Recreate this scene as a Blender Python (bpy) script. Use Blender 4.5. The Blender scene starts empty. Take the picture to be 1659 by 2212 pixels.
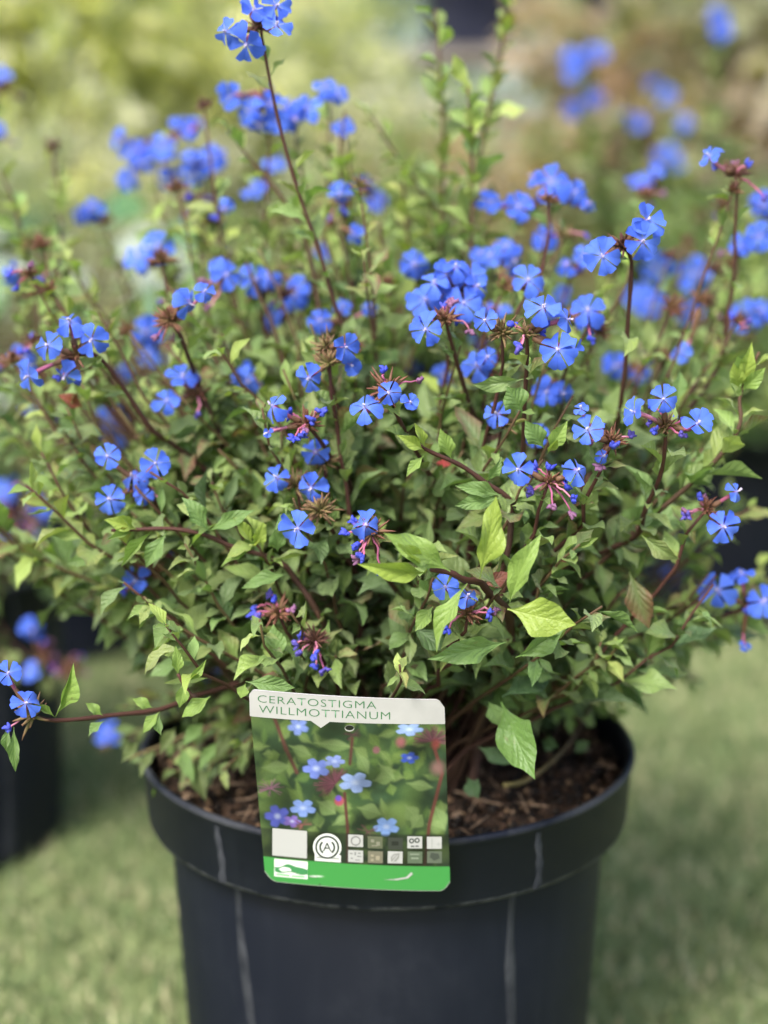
import bpy, math, random
import numpy as np
from mathutils import Vector, Matrix

random.seed(7)
rng = np.random.default_rng(11)
scene = bpy.context.scene
col = scene.collection

# ------------------------------------------------------------------ camera
RIM = 0.25                       # height of the pot rims above the turf
CAM = np.array([0.0, -0.80, RIM + 0.31])
PITCH = math.radians(12.5)
cam_d = bpy.data.cameras.new('camera')
cam = bpy.data.objects.new('camera', cam_d)
col.objects.link(cam)
cam.location = CAM
cam.rotation_euler = (math.pi / 2 - PITCH, 0, 0)
cam_d.sensor_fit = 'VERTICAL'
cam_d.sensor_height = 34.6
cam_d.sensor_width = 34.6
cam_d.lens = 50.0
cam_d.clip_start = 0.02
cam_d.clip_end = 500
cam_d.dof.use_dof = True
cam_d.dof.focus_distance = 0.665
cam_d.dof.aperture_fstop = 3.0
cam_d.dof.aperture_blades = 0
scene.camera = cam

# ------------------------------------------------------------------ sky, sun, exposure
world = bpy.data.worlds.new('World')
scene.world = world
world.use_nodes = True
wn = world.node_tree
bg = wn.nodes['Background']
sky = wn.nodes.new('ShaderNodeTexSky')
sky.sky_type = 'NISHITA'
sky.sun_disc = False
SUN_EL, SUN_AZ = math.radians(50), math.radians(208)     # azimuth clockwise from +Y
sky.sun_elevation = SUN_EL
sky.sun_rotation = SUN_AZ
sky.air_density = 1.0
sky.dust_density = 4.0
sky.ozone_density = 1.0
bg.inputs['Strength'].default_value = 0.15
wn.links.new(sky.outputs[0], bg.inputs['Color'])
sun_d = bpy.data.lights.new('sun', 'SUN')
sun_d.energy = 2.1
sun_d.angle = math.radians(16)
sun_d.color = (1.0, 0.97, 0.93)
sun = bpy.data.objects.new('sun', sun_d)
col.objects.link(sun)
sdir = Vector((math.sin(SUN_AZ) * math.cos(SUN_EL), math.cos(SUN_AZ) * math.cos(SUN_EL), math.sin(SUN_EL)))
sun.rotation_euler = sdir.to_track_quat('Z', 'Y').to_euler()
sun.location = (0, 0, 5)
vs = scene.view_settings
vs.view_transform = 'Standard'
vs.look = 'None'
vs.gamma = 1.0
vs.exposure = 1.25
scene.cycles.use_denoising = True
scene.cycles.max_bounces = 6
scene.cycles.use_adaptive_sampling = True
scene.cycles.adaptive_threshold = 0.02
scene.cycles.transparent_max_bounces = 4

# ------------------------------------------------------------------ helpers
F = 1106 / (17.3 / 50.0)         # focal length in units of a 1659 x 2212 picture
cp, sp = math.cos(PITCH), math.sin(PITCH)


def at(u, v, y):
    """World point that stands on the vertical plane Y = y where the lens sees (u, v)."""
    a, b = (u - 829.5) / F, (1106 - v) / F
    d = np.array([a, cp + b * sp, -sp + b * cp])
    return CAM + d * ((y - CAM[1]) / d[1])


def proj(P):
    P = np.asarray(P, float)
    d = P - CAM
    dep = d[..., 1] * cp - d[..., 2] * sp
    up = d[..., 1] * sp + d[..., 2] * cp
    return 829.5 + F * d[..., 0] / dep, 1106 - F * up / dep, dep


def nrm(v):
    v = np.asarray(v, float)
    return v / max(math.sqrt(v[0] * v[0] + v[1] * v[1] + v[2] * v[2]), 1e-9)


def mesh(name, verts, faces, mats=(), smooth=True, uv=None, colr=None, midx=None):
    me = bpy.data.meshes.new(name)
    verts = np.asarray(verts, np.float32).reshape(-1, 3)
    if isinstance(faces, np.ndarray):
        nf, k = faces.shape
        me.vertices.add(len(verts))
        me.vertices.foreach_set('co', verts.ravel())
        me.loops.add(nf * k)
        me.loops.foreach_set('vertex_index', faces.astype(np.int32).ravel())
        me.polygons.add(nf)
        me.polygons.foreach_set('loop_start', np.arange(0, nf * k, k, dtype=np.int32))
        me.polygons.foreach_set('loop_total', np.full(nf, k, np.int32))
        me.update(calc_edges=True)
        me.validate()
    else:
        me.from_pydata([tuple(map(float, v)) for v in verts], [], [tuple(int(i) for i in f) for f in faces])
    if smooth:
        me.polygons.foreach_set('use_smooth', np.ones(len(me.polygons), bool))
    if uv is not None:
        lay = me.uv_layers.new(name='UVMap')
        li = np.zeros(len(me.loops), np.int32)
        me.loops.foreach_get('vertex_index', li)
        lay.data.foreach_set('uv', np.asarray(uv, np.float32)[li].ravel())
    if colr is not None:
        ca = me.color_attributes.new('tint', 'FLOAT_COLOR', 'POINT')
        ca.data.foreach_set('color', np.asarray(colr, np.float32).ravel())
    for m in mats:
        me.materials.append(m)
    if midx is not None:
        me.polygons.foreach_set('material_index', np.asarray(midx, np.int32))
    return me


def link(name, data, parent=None, loc=None, mat=None):
    o = bpy.data.objects.new(name, data)
    col.objects.link(o)
    if parent is not None:
        o.parent = parent
    if mat is not None:
        o.matrix_basis = mat
    elif loc is not None:
        o.location = loc
    return o


def tag(o, label=None, cat=None, group=None, kind=None):
    for k, v in (('label', label), ('category', cat), ('group', group), ('kind', kind)):
        if v:
            o[k] = v
    return o


def bez(p0, p1, p2, p3, n):
    t = np.linspace(0, 1, n)[:, None]
    return (1 - t) ** 3 * p0 + 3 * (1 - t) ** 2 * t * p1 + 3 * (1 - t) * t * t * p2 + t ** 3 * p3


def spline(pts, n):
    """Catmull-Rom through pts."""
    P = np.asarray(pts, float)
    P = np.vstack([2 * P[0] - P[1], P, 2 * P[-1] - P[-2]])
    out = []
    m = len(P) - 3
    for s in np.linspace(0, m - 1e-6, n):
        i = int(s)
        t = s - i
        a, b, c, d = P[i:i + 4]
        out.append(.5 * (2 * b + (c - a) * t + (2 * a - 5 * b + 4 * c - d) * t * t + (3 * b - a - 3 * c + d) * t ** 3))
    return np.array(out)


_faces = {}


def tube(path, rad, sides=6, cap=True):
    """verts, faces of a tube along a polyline; rad is a number or one per point."""
    path = np.asarray(path, float)
    n = len(path)
    rad = np.broadcast_to(np.asarray(rad, float), (n,))
    tan = np.empty_like(path)
    tan[1:-1] = path[2:] - path[:-2]
    tan[0], tan[-1] = path[1] - path[0], path[-1] - path[-2]
    tan /= np.maximum(np.sqrt((tan * tan).sum(1)), 1e-9)[:, None]
    rx, ry, rz = .31, -.9, .29
    a = np.stack([tan[:, 1] * rz - tan[:, 2] * ry, tan[:, 2] * rx - tan[:, 0] * rz, tan[:, 0] * ry - tan[:, 1] * rx], 1)
    a /= np.maximum(np.sqrt((a * a).sum(1)), 1e-9)[:, None]
    b = np.stack([tan[:, 1] * a[:, 2] - tan[:, 2] * a[:, 1], tan[:, 2] * a[:, 0] - tan[:, 0] * a[:, 2], tan[:, 0] * a[:, 1] - tan[:, 1] * a[:, 0]], 1)
    th = np.arange(sides) * (2 * math.pi / sides)
    V = path[:, None] + rad[:, None, None] * (np.cos(th)[None, :, None] * a[:, None] + np.sin(th)[None, :, None] * b[:, None])
    if (n, sides, cap) not in _faces:
        Fc = []
        for i in range(n - 1):
            for k in range(sides):
                k2 = (k + 1) % sides
                Fc.append((i * sides + k, i * sides + k2, (i + 1) * sides + k2, (i + 1) * sides + k))
        if cap:
            Fc.append(tuple(range(sides - 1, -1, -1)))
            Fc.append(tuple((n - 1) * sides + k for k in range(sides)))
        _faces[(n, sides, cap)] = Fc
    return V.reshape(-1, 3), _faces[(n, sides, cap)]


class Bag:
    """collects pieces of ONE part into one mesh"""
    def __init__(s):
        s.v, s.f, s.c, s.m = [], [], [], []

    def add(s, V, Fc, c=(1, 1, 1, 1), m=0):
        o = len(s.v)
        s.v.extend(V)
        s.f.extend(tuple(i + o for i in f) for f in Fc)
        c = np.asarray(c, float)
        s.c.extend(np.broadcast_to(c, (len(V), 4)) if c.ndim == 1 else c)
        s.m.extend([m] * len(Fc))

    def build(s, name, mats, smooth=True):
        return mesh(name, s.v, s.f, mats, smooth, colr=s.c, midx=s.m)


# ------------------------------------------------------------------ materials
def new_mat(name):
    m = bpy.data.materials.new(name)
    m.use_nodes = True
    nt = m.node_tree
    return m, nt, nt.nodes['Principled BSDF'], nt.nodes['Material Output']


def N(nt, t, **kw):
    n = nt.nodes.new(t)
    for k, v in kw.items():
        if k.startswith('i_'):
            key = k[2:]
            n.inputs[int(key) if key.isdigit() else key].default_value = v
        else:
            setattr(n, k, v)
    return n


def math_n(nt, op, a, b=None, c=None):
    n = nt.nodes.new('ShaderNodeMath')
    n.operation = op
    for i, x in enumerate((a, b, c)):
        if x is None:
            continue
        if isinstance(x, (int, float)):
            n.inputs[i].default_value = x
        else:
            nt.links.new(x, n.inputs[i])
    return n.outputs[0]


def mixc(nt, fac, a, b, mode='MIX'):
    n = nt.nodes.new('ShaderNodeMix')
    n.data_type = 'RGBA'
    n.blend_type = mode
    for idx, x in ((0, fac), (6, a), (7, b)):
        if isinstance(x, (int, float)):
            n.inputs[idx].default_value = x
        elif isinstance(x, (tuple, list)):
            n.inputs[idx].default_value = (*x[:3], 1)
        else:
            nt.links.new(x, n.inputs[idx])
    return n.outputs[2]


def ramp(nt, fac, stops):
    r = nt.nodes.new('ShaderNodeValToRGB')
    e = r.color_ramp.elements
    while len(e) < len(stops):
        e.new(0.5)
    for k, (p, c) in zip(e, stops):
        k.position = p
        k.color = (*c[:3], 1)
    nt.links.new(fac, r.inputs[0])
    return r.outputs[0]


def noise(nt, scale, detail=3, rough=0.5, vec=None):
    n = nt.nodes.new('ShaderNodeTexNoise')
    n.inputs['Scale'].default_value = scale
    n.inputs['Detail'].default_value = detail
    n.inputs['Roughness'].default_value = rough
    if vec is not None:
        nt.links.new(vec, n.inputs['Vector'])
    return n


def leaf_material(name, per_object, translucent=0.32, rough=0.43):
    m, nt, p, out = new_mat(name)
    L = nt.links.new
    if per_object:
        src = nt.nodes.new('ShaderNodeObjectInfo')
    else:
        src = nt.nodes.new('ShaderNodeAttribute')
        src.attribute_name = 'tint'
    colour, alpha = src.outputs['Color'], src.outputs['Alpha']
    uvn = nt.nodes.new('ShaderNodeUVMap')
    sep = nt.nodes.new('ShaderNodeSeparateXYZ')
    L(uvn.outputs[0], sep.inputs[0])
    u, v = sep.outputs[0], sep.outputs[1]
    au = math_n(nt, 'ABSOLUTE', math_n(nt, 'SUBTRACT', u, 0.5))          # 0 at the midrib
    tc = nt.nodes.new('ShaderNodeTexCoord')
    nz = noise(nt, 260, 4, 0.6, tc.outputs['Object'] if not per_object else tc.outputs['UV'])
    if per_object:
        nz.inputs['Scale'].default_value = 9
    wob = math_n(nt, 'MULTIPLY', math_n(nt, 'SUBTRACT', nz.outputs[0], 0.5), 0.10)
    s = math_n(nt, 'ADD', math_n(nt, 'SUBTRACT', math_n(nt, 'MULTIPLY', v, 6.2), math_n(nt, 'MULTIPLY', math_n(nt, 'POWER', au, 0.8), 4.6)),
               math_n(nt, 'ADD', math_n(nt, 'MULTIPLY', wob, 9.0), math_n(nt, 'MULTIPLY', math_n(nt, 'GREATER_THAN', u, 0.5), 0.45)))
    fr = math_n(nt, 'FRACT', s)
    tri = math_n(nt, 'ABSOLUTE', math_n(nt, 'SUBTRACT', fr, 0.5))        # 0 at a side vein, .5 between veins
    vein = math_n(nt, 'SMOOTH_MIN', math_n(nt, 'MULTIPLY', tri, 2.0), math_n(nt, 'MULTIPLY', au, 9.0), 0.12)
    vein = math_n(nt, 'MINIMUM', vein, 1.0)                                # 0 on veins -> 1 between
    line = ramp(nt, vein, [(0.0, (1, 1, 1)), (0.2, (0, 0, 0))])
    base = mixc(nt, math_n(nt, 'MULTIPLY', nz.outputs[0], 0.5), colour, mixc(nt, 1.0, colour, (0.62, 0.72, 0.55), 'MULTIPLY'))
    base = mixc(nt, math_n(nt, 'MULTIPLY', line, 0.22), base, mixc(nt, 1.0, colour, (1.5, 1.45, 1.6), 'MULTIPLY'))
    edge = math_n(nt, 'MULTIPLY', math_n(nt, 'ADD', math_n(nt, 'MULTIPLY', au, 2.2), math_n(nt, 'POWER', v, 4.0)), alpha)
    edge = math_n(nt, 'MINIMUM', math_n(nt, 'MULTIPLY', edge, math_n(nt, 'MULTIPLY', nz.outputs[0], 1.9)), 1.0)
    base = mixc(nt, edge, base, (0.16, 0.035, 0.03))
    sp_n = noise(nt, 3.1 if per_object else 90, 5, 0.7, tc.outputs['UV'] if per_object else tc.outputs['Object'])
    rnd = src.outputs['Random'] if per_object else 0.35
    sm = nt.nodes.new('ShaderNodeMapRange')
    sm.inputs[1].default_value = 0.64
    sm.inputs[2].default_value = 0.74
    L(math_n(nt, 'ADD', sp_n.outputs[0], math_n(nt, 'MULTIPLY', math_n(nt, 'SUBTRACT', rnd, 0.6), 0.12)), sm.inputs[0])
    base = mixc(nt, math_n(nt, 'MULTIPLY', sm.outputs[0], 0.55), base, (0.14, 0.085, 0.03))
    L(base, p.inputs['Base Color'])
    p.inputs['Roughness'].default_value = rough
    p.inputs['Specular IOR Level'].default_value = 0.5
    p.inputs['Sheen Weight'].default_value = 0.12
    vo = nt.nodes.new('ShaderNodeTexVoronoi')
    vo.inputs['Scale'].default_value = 26
    L(uvn.outputs[0], vo.inputs['Vector'])
    bump = nt.nodes.new('ShaderNodeBump')
    bump.inputs['Strength'].default_value = 0.5
    bump.inputs['Distance'].default_value = 0.0011
    hgt = math_n(nt, 'ADD', math_n(nt, 'POWER', vein, 0.5), math_n(nt, 'SUBTRACT', math_n(nt, 'MULTIPLY', nz.outputs[0], 0.6), math_n(nt, 'MULTIPLY', vo.outputs['Distance'], 0.5)))
    L(hgt, bump.inputs['Height'])
    L(bump.outputs[0], p.inputs['Normal'])
    tr = nt.nodes.new('ShaderNodeBsdfTranslucent')
    L(mixc(nt, 1.0, base, (1.25, 1.35, 0.6), 'MULTIPLY'), tr.inputs['Color'])
    mx = nt.nodes.new('ShaderNodeMixShader')
    mx.inputs[0].default_value = translucent
    L(p.outputs[0], mx.inputs[1])
    L(tr.outputs[0], mx.inputs[2])
    L(mx.outputs[0], out.inputs['Surface'])
    return m


LEAF = leaf_material('leaf', True)
FOLIAGE = leaf_material('foliage', False)


def petal_material():
    m, nt, p, out = new_mat('blue_petal')
    L = nt.links.new
    uvn = nt.nodes.new('ShaderNodeUVMap')
    sep = nt.nodes.new('ShaderNodeSeparateXYZ')
    L(uvn.outputs[0], sep.inputs[0])
    au = math_n(nt, 'ABSOLUTE', math_n(nt, 'SUBTRACT', sep.outputs[0], 0.5))
    t = sep.outputs[1]
    inf = nt.nodes.new('ShaderNodeObjectInfo')
    blue = mixc(nt, inf.outputs['Random'], (0.038, 0.095, 0.58), (0.085, 0.175, 0.70))
    c = mixc(nt, ramp(nt, t, [(0.0, (0.9, 0.9, 0.9)), (0.09, (0.4, 0.4, 0.4)), (0.36, (0, 0, 0))]), blue, (0.30, 0.34, 0.70))
    mid = ramp(nt, au, [(0.0, (1, 1, 1)), (0.035, (0, 0, 0))])
    c = mixc(nt, math_n(nt, 'MULTIPLY', mid, 0.5), c, (0.02, 0.045, 0.40))
    nz = noise(nt, 6, 3, 0.5, uvn.outputs[0])
    mp = nt.nodes.new('ShaderNodeMapping')
    mp.inputs['Scale'].default_value = (7, 0.6, 1)
    L(uvn.outputs[0], mp.inputs[0])
    L(mp.outputs[0], nz.inputs['Vector'])
    c = mixc(nt, math_n(nt, 'MULTIPLY', nz.outputs[0], 0.35), c, (0.10, 0.21, 0.78))
    L(c, p.inputs['Base Color'])
    p.inputs['Roughness'].default_value = 0.6
    p.inputs['Specular IOR Level'].default_value = 0.22
    p.inputs['Sheen Weight'].default_value = 0.1
    b = nt.nodes.new('ShaderNodeBump')
    b.inputs['Strength'].default_value = 0.35
    b.inputs['Distance'].default_value = 0.0006
    L(nz.outputs[0], b.inputs['Height'])
    L(b.outputs[0], p.inputs['Normal'])
    tr = nt.nodes.new('ShaderNodeBsdfTranslucent')
    L(c, tr.inputs['Color'])
    mx = nt.nodes.new('ShaderNodeMixShader')
    mx.inputs[0].default_value = 0.3
    L(p.outputs[0], mx.inputs[1])
    L(tr.outputs[0], mx.inputs[2])
    L(mx.outputs[0], out.inputs['Surface'])
    return m


def tint_material(name, rough=0.6, spec=0.3, scale=400, amt=0.35, bump=0.3, dist=0.0004, translucent=0.0):
    """colour from the mesh's own colour attribute, broken up by noise"""
    m, nt, p, out = new_mat(name)
    L = nt.links.new
    a = nt.nodes.new('ShaderNodeAttribute')
    a.attribute_name = 'tint'
    tc = nt.nodes.new('ShaderNodeTexCoord')
    nz = noise(nt, scale, 3, 0.6, tc.outputs['Object'])
    c = mixc(nt, math_n(nt, 'MULTIPLY', nz.outputs[0], amt), a.outputs['Color'], mixc(nt, 1.0, a.outputs['Color'], (0.4, 0.4, 0.4), 'MULTIPLY'))
    L(c, p.inputs['Base Color'])
    p.inputs['Roughness'].default_value = rough
    p.inputs['Specular IOR Level'].default_value = spec
    b = nt.nodes.new('ShaderNodeBump')
    b.inputs['Strength'].default_value = bump
    b.inputs['Distance'].default_value = dist
    L(nz.outputs[0], b.inputs['Height'])
    L(b.outputs[0], p.inputs['Normal'])
    if translucent:
        tr = nt.nodes.new('ShaderNodeBsdfTranslucent')
        L(c, tr.inputs['Color'])
        mx = nt.nodes.new('ShaderNodeMixShader')
        mx.inputs[0].default_value = translucent
        L(p.outputs[0], mx.inputs[1])
        L(tr.outputs[0], mx.inputs[2])
        L(mx.outputs[0], out.inputs['Surface'])
    return m


def noisy_material(name, c1, c2, scale, rough=0.6, bump=0.3, dist=0.001, detail=4, spec=0.3, lo=0.35, hi=0.65):
    m, nt, p, out = new_mat(name)
    L = nt.links.new
    tc = nt.nodes.new('ShaderNodeTexCoord')
    nz = noise(nt, scale, detail, 0.6, tc.outputs['Object'])
    L(ramp(nt, nz.outputs[0], [(lo, c1), (hi, c2)]), p.inputs['Base Color'])
    p.inputs['Roughness'].default_value = rough
    p.inputs['Specular IOR Level'].default_value = spec
    b = nt.nodes.new('ShaderNodeBump')
    b.inputs['Strength'].default_value = bump
    b.inputs['Distance'].default_value = dist
    L(nz.outputs[0], b.inputs['Height'])
    L(b.outputs[0], p.inputs['Normal'])
    return m


def pot_material():
    m, nt, p, out = new_mat('black_pot_plastic')
    L = nt.links.new
    tc = nt.nodes.new('ShaderNodeTexCoord')
    n1 = noise(nt, 14, 5, 0.65, tc.outputs['Object'])
    n2 = noise(nt, 90, 4, 0.7, tc.outputs['Object'])
    mp = nt.nodes.new('ShaderNodeMapping')
    mp.inputs['Scale'].default_value = (60, 60, 5)
    L(tc.outputs['Object'], mp.inputs[0])
    n3 = noise(nt, 1.0, 4, 0.6, mp.outputs[0])
    dust = math_n(nt, 'MULTIPLY', ramp(nt, n1.outputs[0], [(0.45, (0, 0, 0)), (0.75, (1, 1, 1))]),
                  ramp(nt, n2.outputs[0], [(0.4, (0.2, 0.2, 0.2)), (0.7, (1, 1, 1))]))
    streak = ramp(nt, n3.outputs[0], [(0.52, (0, 0, 0)), (0.75, (1, 1, 1))])
    c = mixc(nt, math_n(nt, 'MULTIPLY', streak, 0.25), (0.0032, 0.0048, 0.0110), (0.012, 0.015, 0.023))
    c = mixc(nt, math_n(nt, 'MULTIPLY', dust, 0.4), c, (0.022, 0.026, 0.034))
    vo = nt.nodes.new('ShaderNodeTexVoronoi')
    vo.inputs['Scale'].default_value = 42
    L(tc.outputs['Object'], vo.inputs['Vector'])
    speck = ramp(nt, vo.outputs['Distance'], [(0.045, (1, 1, 1)), (0.075, (0, 0, 0))])
    rare = math_n(nt, 'GREATER_THAN', noise(nt, 7, 1, 0.5, tc.outputs['Object']).outputs[0], 0.6)
    c = mixc(nt, math_n(nt, 'MULTIPLY', math_n(nt, 'MULTIPLY', speck, rare), 0.8), c, (0.32, 0.32, 0.29))
    sz = nt.nodes.new('ShaderNodeSeparateXYZ')
    L(tc.outputs['Object'], sz.inputs[0])
    rub = math_n(nt, 'MULTIPLY', math_n(nt, 'COMPARE', sz.outputs[2], -0.0368, 0.0022), ramp(nt, n2.outputs[0], [(0.42, (0, 0, 0)), (0.66, (1, 1, 1))]))
    lip = math_n(nt, 'MULTIPLY', math_n(nt, 'COMPARE', sz.outputs[2], 0.0, 0.0022), ramp(nt, n1.outputs[0], [(0.4, (0, 0, 0)), (0.7, (1, 1, 1))]))
    c = mixc(nt, math_n(nt, 'MULTIPLY', math_n(nt, 'ADD', rub, lip), 0.4), c, (0.12, 0.125, 0.13))
    L(c, p.inputs['Base Color'])
    L(math_n(nt, 'ADD', math_n(nt, 'MULTIPLY', n1.outputs[0], 0.22), 0.44), p.inputs['Roughness'])
    p.inputs['Specular IOR Level'].default_value = 0.24
    b = nt.nodes.new('ShaderNodeBump')
    b.inputs['Strength'].default_value = 0.15
    b.inputs['Distance'].default_value = 0.0006
    L(n2.outputs[0], b.inputs['Height'])
    L(b.outputs[0], p.inputs['Normal'])
    return m


PETAL = petal_material()
STEM = tint_material('stem_bark', 0.65, 0.25, 700, 0.5, 0.5, 0.0004)
HEADM = tint_material('calyx', 0.6, 0.3, 500, 0.3, 0.3, 0.0003, 0.12)
POT = pot_material()
SEAM = noisy_material('scuffed_seam', (0.009, 0.011, 0.017), (0.034, 0.037, 0.045), 70, 0.7, 0.2, 0.0005)
SOIL = noisy_material('potting_soil', (0.010, 0.0065, 0.0045), (0.06, 0.034, 0.02), 160, 0.95, 1.0, 0.004)
CHIP = noisy_material('bark_chip', (0.07, 0.042, 0.026), (0.27, 0.19, 0.125), 90, 0.85, 0.6, 0.001)
TURF = noisy_material('turf_backing', (0.12, 0.16, 0.06), (0.20, 0.235, 0.10), 22, 0.95, 0.6, 0.01)
BLADE = tint_material('turf_blade', 0.7, 0.2, 60, 0.25, 0.0)
CARD = noisy_material('label_card', (0.37, 0.365, 0.36), (0.41, 0.405, 0.40), 60, 0.45, 0.02, 0.0002)
PRINT = tint_material('label_print', 0.35, 0.45, 30, 0.05, 0.02)
WOOD = noisy_material('bench_wood', (0.16, 0.14, 0.12), (0.28, 0.25, 0.22), 12, 0.8, 0.4, 0.003)


# ------------------------------------------------------------------ leaf shapes
LK_T = np.array([0, .08, .18, .30, .42, .52, .62, .74, .86, .94, 1.0])
LK_W = np.array([.045, .06, .22, .60, .90, 1.0, .93, .66, .33, .14, 0.0])


def leaf_arrays(rows, cols, half, bend, fold, ripple, twist, seed, kt=LK_T, kw=LK_W):
    """a leaf of length 1 along +Y, face up +Z; returns verts (n,3), uv (n,2), quads"""
    r = np.random.default_rng(seed)
    ph = r.uniform(0, 6.28, 3)
    t = np.linspace(0, 1, rows + 1)
    s = np.linspace(-1, 1, cols + 1)
    T, S = np.meshgrid(t, s, indexing='ij')
    w = np.interp(T, kt, kw) * half
    w = np.maximum(w, 0.002)
    w = w * (1 + 0.05 * np.sin(T * 23 + ph[0]) * (np.abs(S) > .9))
    x = S * w
    ang = bend * T ** 1.4
    y = np.cumsum(np.vstack([np.zeros((1, cols + 1)), np.cos(ang[:-1])]), axis=0) / rows
    z = -np.cumsum(np.vstack([np.zeros((1, cols + 1)), np.sin(ang[:-1])]), axis=0) / rows
    z = z + fold * np.abs(x) + ripple * np.abs(S) ** 1.5 * np.sin(T * 11 + ph[1] + (S > 0) * 1.7) * half * np.interp(T, kt, kw)
    a = twist * T
    X = x * np.cos(a) - (z) * np.sin(a) * 0.3
    Z = z + x * np.sin(a)
    V = np.stack([X, y, Z], -1).reshape(-1, 3)
    UV = np.stack([0.5 + x / (2 * 0.30), T], -1).reshape(-1, 2)
    Q = []
    for i in range(rows):
        for j in range(cols):
            a0 = i * (cols + 1) + j
            Q.append((a0, a0 + 1, a0 + cols + 2, a0 + cols + 1))
    return V, UV, np.array(Q)


LEAF_PARAM = [(0.27, .5, .25, .26, .15), (0.24, 1.0, .4, .3, -.35), (0.29, .25, .2, .34, .4), (0.22, -.45, .5, .2, -.2),
              (0.26, 1.5, .35, .35, .5), (0.25, .8, .65, .22, .1), (0.31, .45, .12, .3, -.4), (0.23, .2, .85, .18, .7)]
LEAF_MESH = [mesh('leaf', *(lambda a: (a[0], a[2], [LEAF], True, a[1]))(leaf_arrays(9, 4, *p, seed=i))) for i, p in enumerate(LEAF_PARAM)]
LEAF_FINE = [mesh('leaf', *(lambda a: (a[0], a[2], [LEAF], True, a[1]))(leaf_arrays(20, 10, *p, seed=i))) for i, p in enumerate(LEAF_PARAM)]
LEAF_LOW = [leaf_arrays(8, 4, *p, seed=i) for i, p in enumerate(LEAF_PARAM)]


def frame(ydir, zdir):
    y = nrm(ydir)
    x = np.cross(y, zdir)
    if np.linalg.norm(x) < 1e-4:
        x = np.cross(y, [0.3, 0.5, 0.8])
    x = nrm(x)
    return np.stack([x, y, np.cross(x, y)], 1)       # columns


class Leaves:
    def __init__(s):
        s.p, s.R, s.l, s.w, s.k, s.c, s.hero = [], [], [], [], [], [], []

    def add(s, p, R, l, w, k, c, hero=False):
        s.p.append(np.asarray(p, float)); s.R.append(R); s.l.append(l); s.w.append(w); s.k.append(k); s.c.append(c); s.hero.append(hero)

    def mat(s, i, root):
        R = s.R[i]
        l, w = s.l[i], s.w[i]
        q = s.p[i] - root
        return Matrix([[R[0, 0] * l * w, R[0, 1] * l, R[0, 2] * l, q[0]], [R[1, 0] * l * w, R[1, 1] * l, R[1, 2] * l, q[1]],
                       [R[2, 0] * l * w, R[2, 1] * l, R[2, 2] * l, q[2]], [0, 0, 0, 1]])


def keep_leaves(lv, mask):
    for a in ('p', 'R', 'l', 'w', 'k', 'c', 'hero'):
        setattr(lv, a, [x for x, m in zip(getattr(lv, a), mask) if m])


def shown_pixels(lv):
    """how much of each leaf is in view (coarse depth test), to pick the largest ones"""
    n = len(lv.p)
    P, R, l, w = np.array(lv.p), np.array(lv.R), np.array(lv.l), np.array(lv.w)
    ids, cells, deps = [], [], []
    for t in np.linspace(.15, .95, 6):
        for sx in (-.7, 0, .7):
            x = sx * .25 * np.interp(t, LK_T, LK_W)
            Q = P + l[:, None] * (R[:, :, 0] * (x * w)[:, None] + R[:, :, 1] * t)
            u, v, d = proj(Q)
            ok = (u > 0) & (u < 1659) & (v > 0) & (v < 2212)
            ids.append(np.where(ok)[0])
            cells.append(((v // 9).astype(int) * 400 + (u // 9).astype(int))[ok])
            deps.append(d[ok])
    ids, cells, deps = map(np.concatenate, (ids, cells, deps))
    order = np.lexsort((deps, cells))
    first = np.r_[True, np.diff(cells[order]) != 0]
    cnt = np.zeros(n)
    np.add.at(cnt, ids[order][first], 1)
    return cnt


def build_leaves(lv, root_o, root, nparts, fine_until=90):
    cnt = shown_pixels(lv) + 1000 * np.array(lv.hero)
    order = np.argsort(-cnt)
    top = [i for i in order[:nparts] if cnt[i] > 0]
    for r, i in enumerate(top):
        o = link('leaf', (LEAF_FINE if r < fine_until else LEAF_MESH)[lv.k[i]], root_o, mat=lv.mat(i, root))
        o.color = lv.c[i]
    rest = sorted(set(range(len(lv.p))) - set(top))
    if rest:
        foliage_object(lv, rest, root_o, root)


def foliage_object(lv, rest, root_o, root, name='foliage', mat=None):
    VV, UU, QQ, CC = [], [], [], []
    off = 0
    for i in rest:
        V, UV, Q = LEAF_LOW[lv.k[i]]
        X = V * [lv.w[i], 1, 1] * lv.l[i]
        VV.append(X @ lv.R[i].T + lv.p[i] - root)
        UU.append(UV)
        QQ.append(Q + off)
        CC.append(np.tile(lv.c[i], (len(V), 1)))
        off += len(V)
    me = mesh(name, np.concatenate(VV), np.concatenate(QQ), [mat or FOLIAGE], True, np.concatenate(UU), np.concatenate(CC))
    o = link(name, me, root_o)
    o['kind'] = 'stuff'
    return o


# ------------------------------------------------------------------ flower shapes
PT = np.array([0, .12, .3, .5, .7, .85, .94, 1.0])
PW = np.array([.045, .08, .17, .29, .40, .455, .44, .31])


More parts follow.
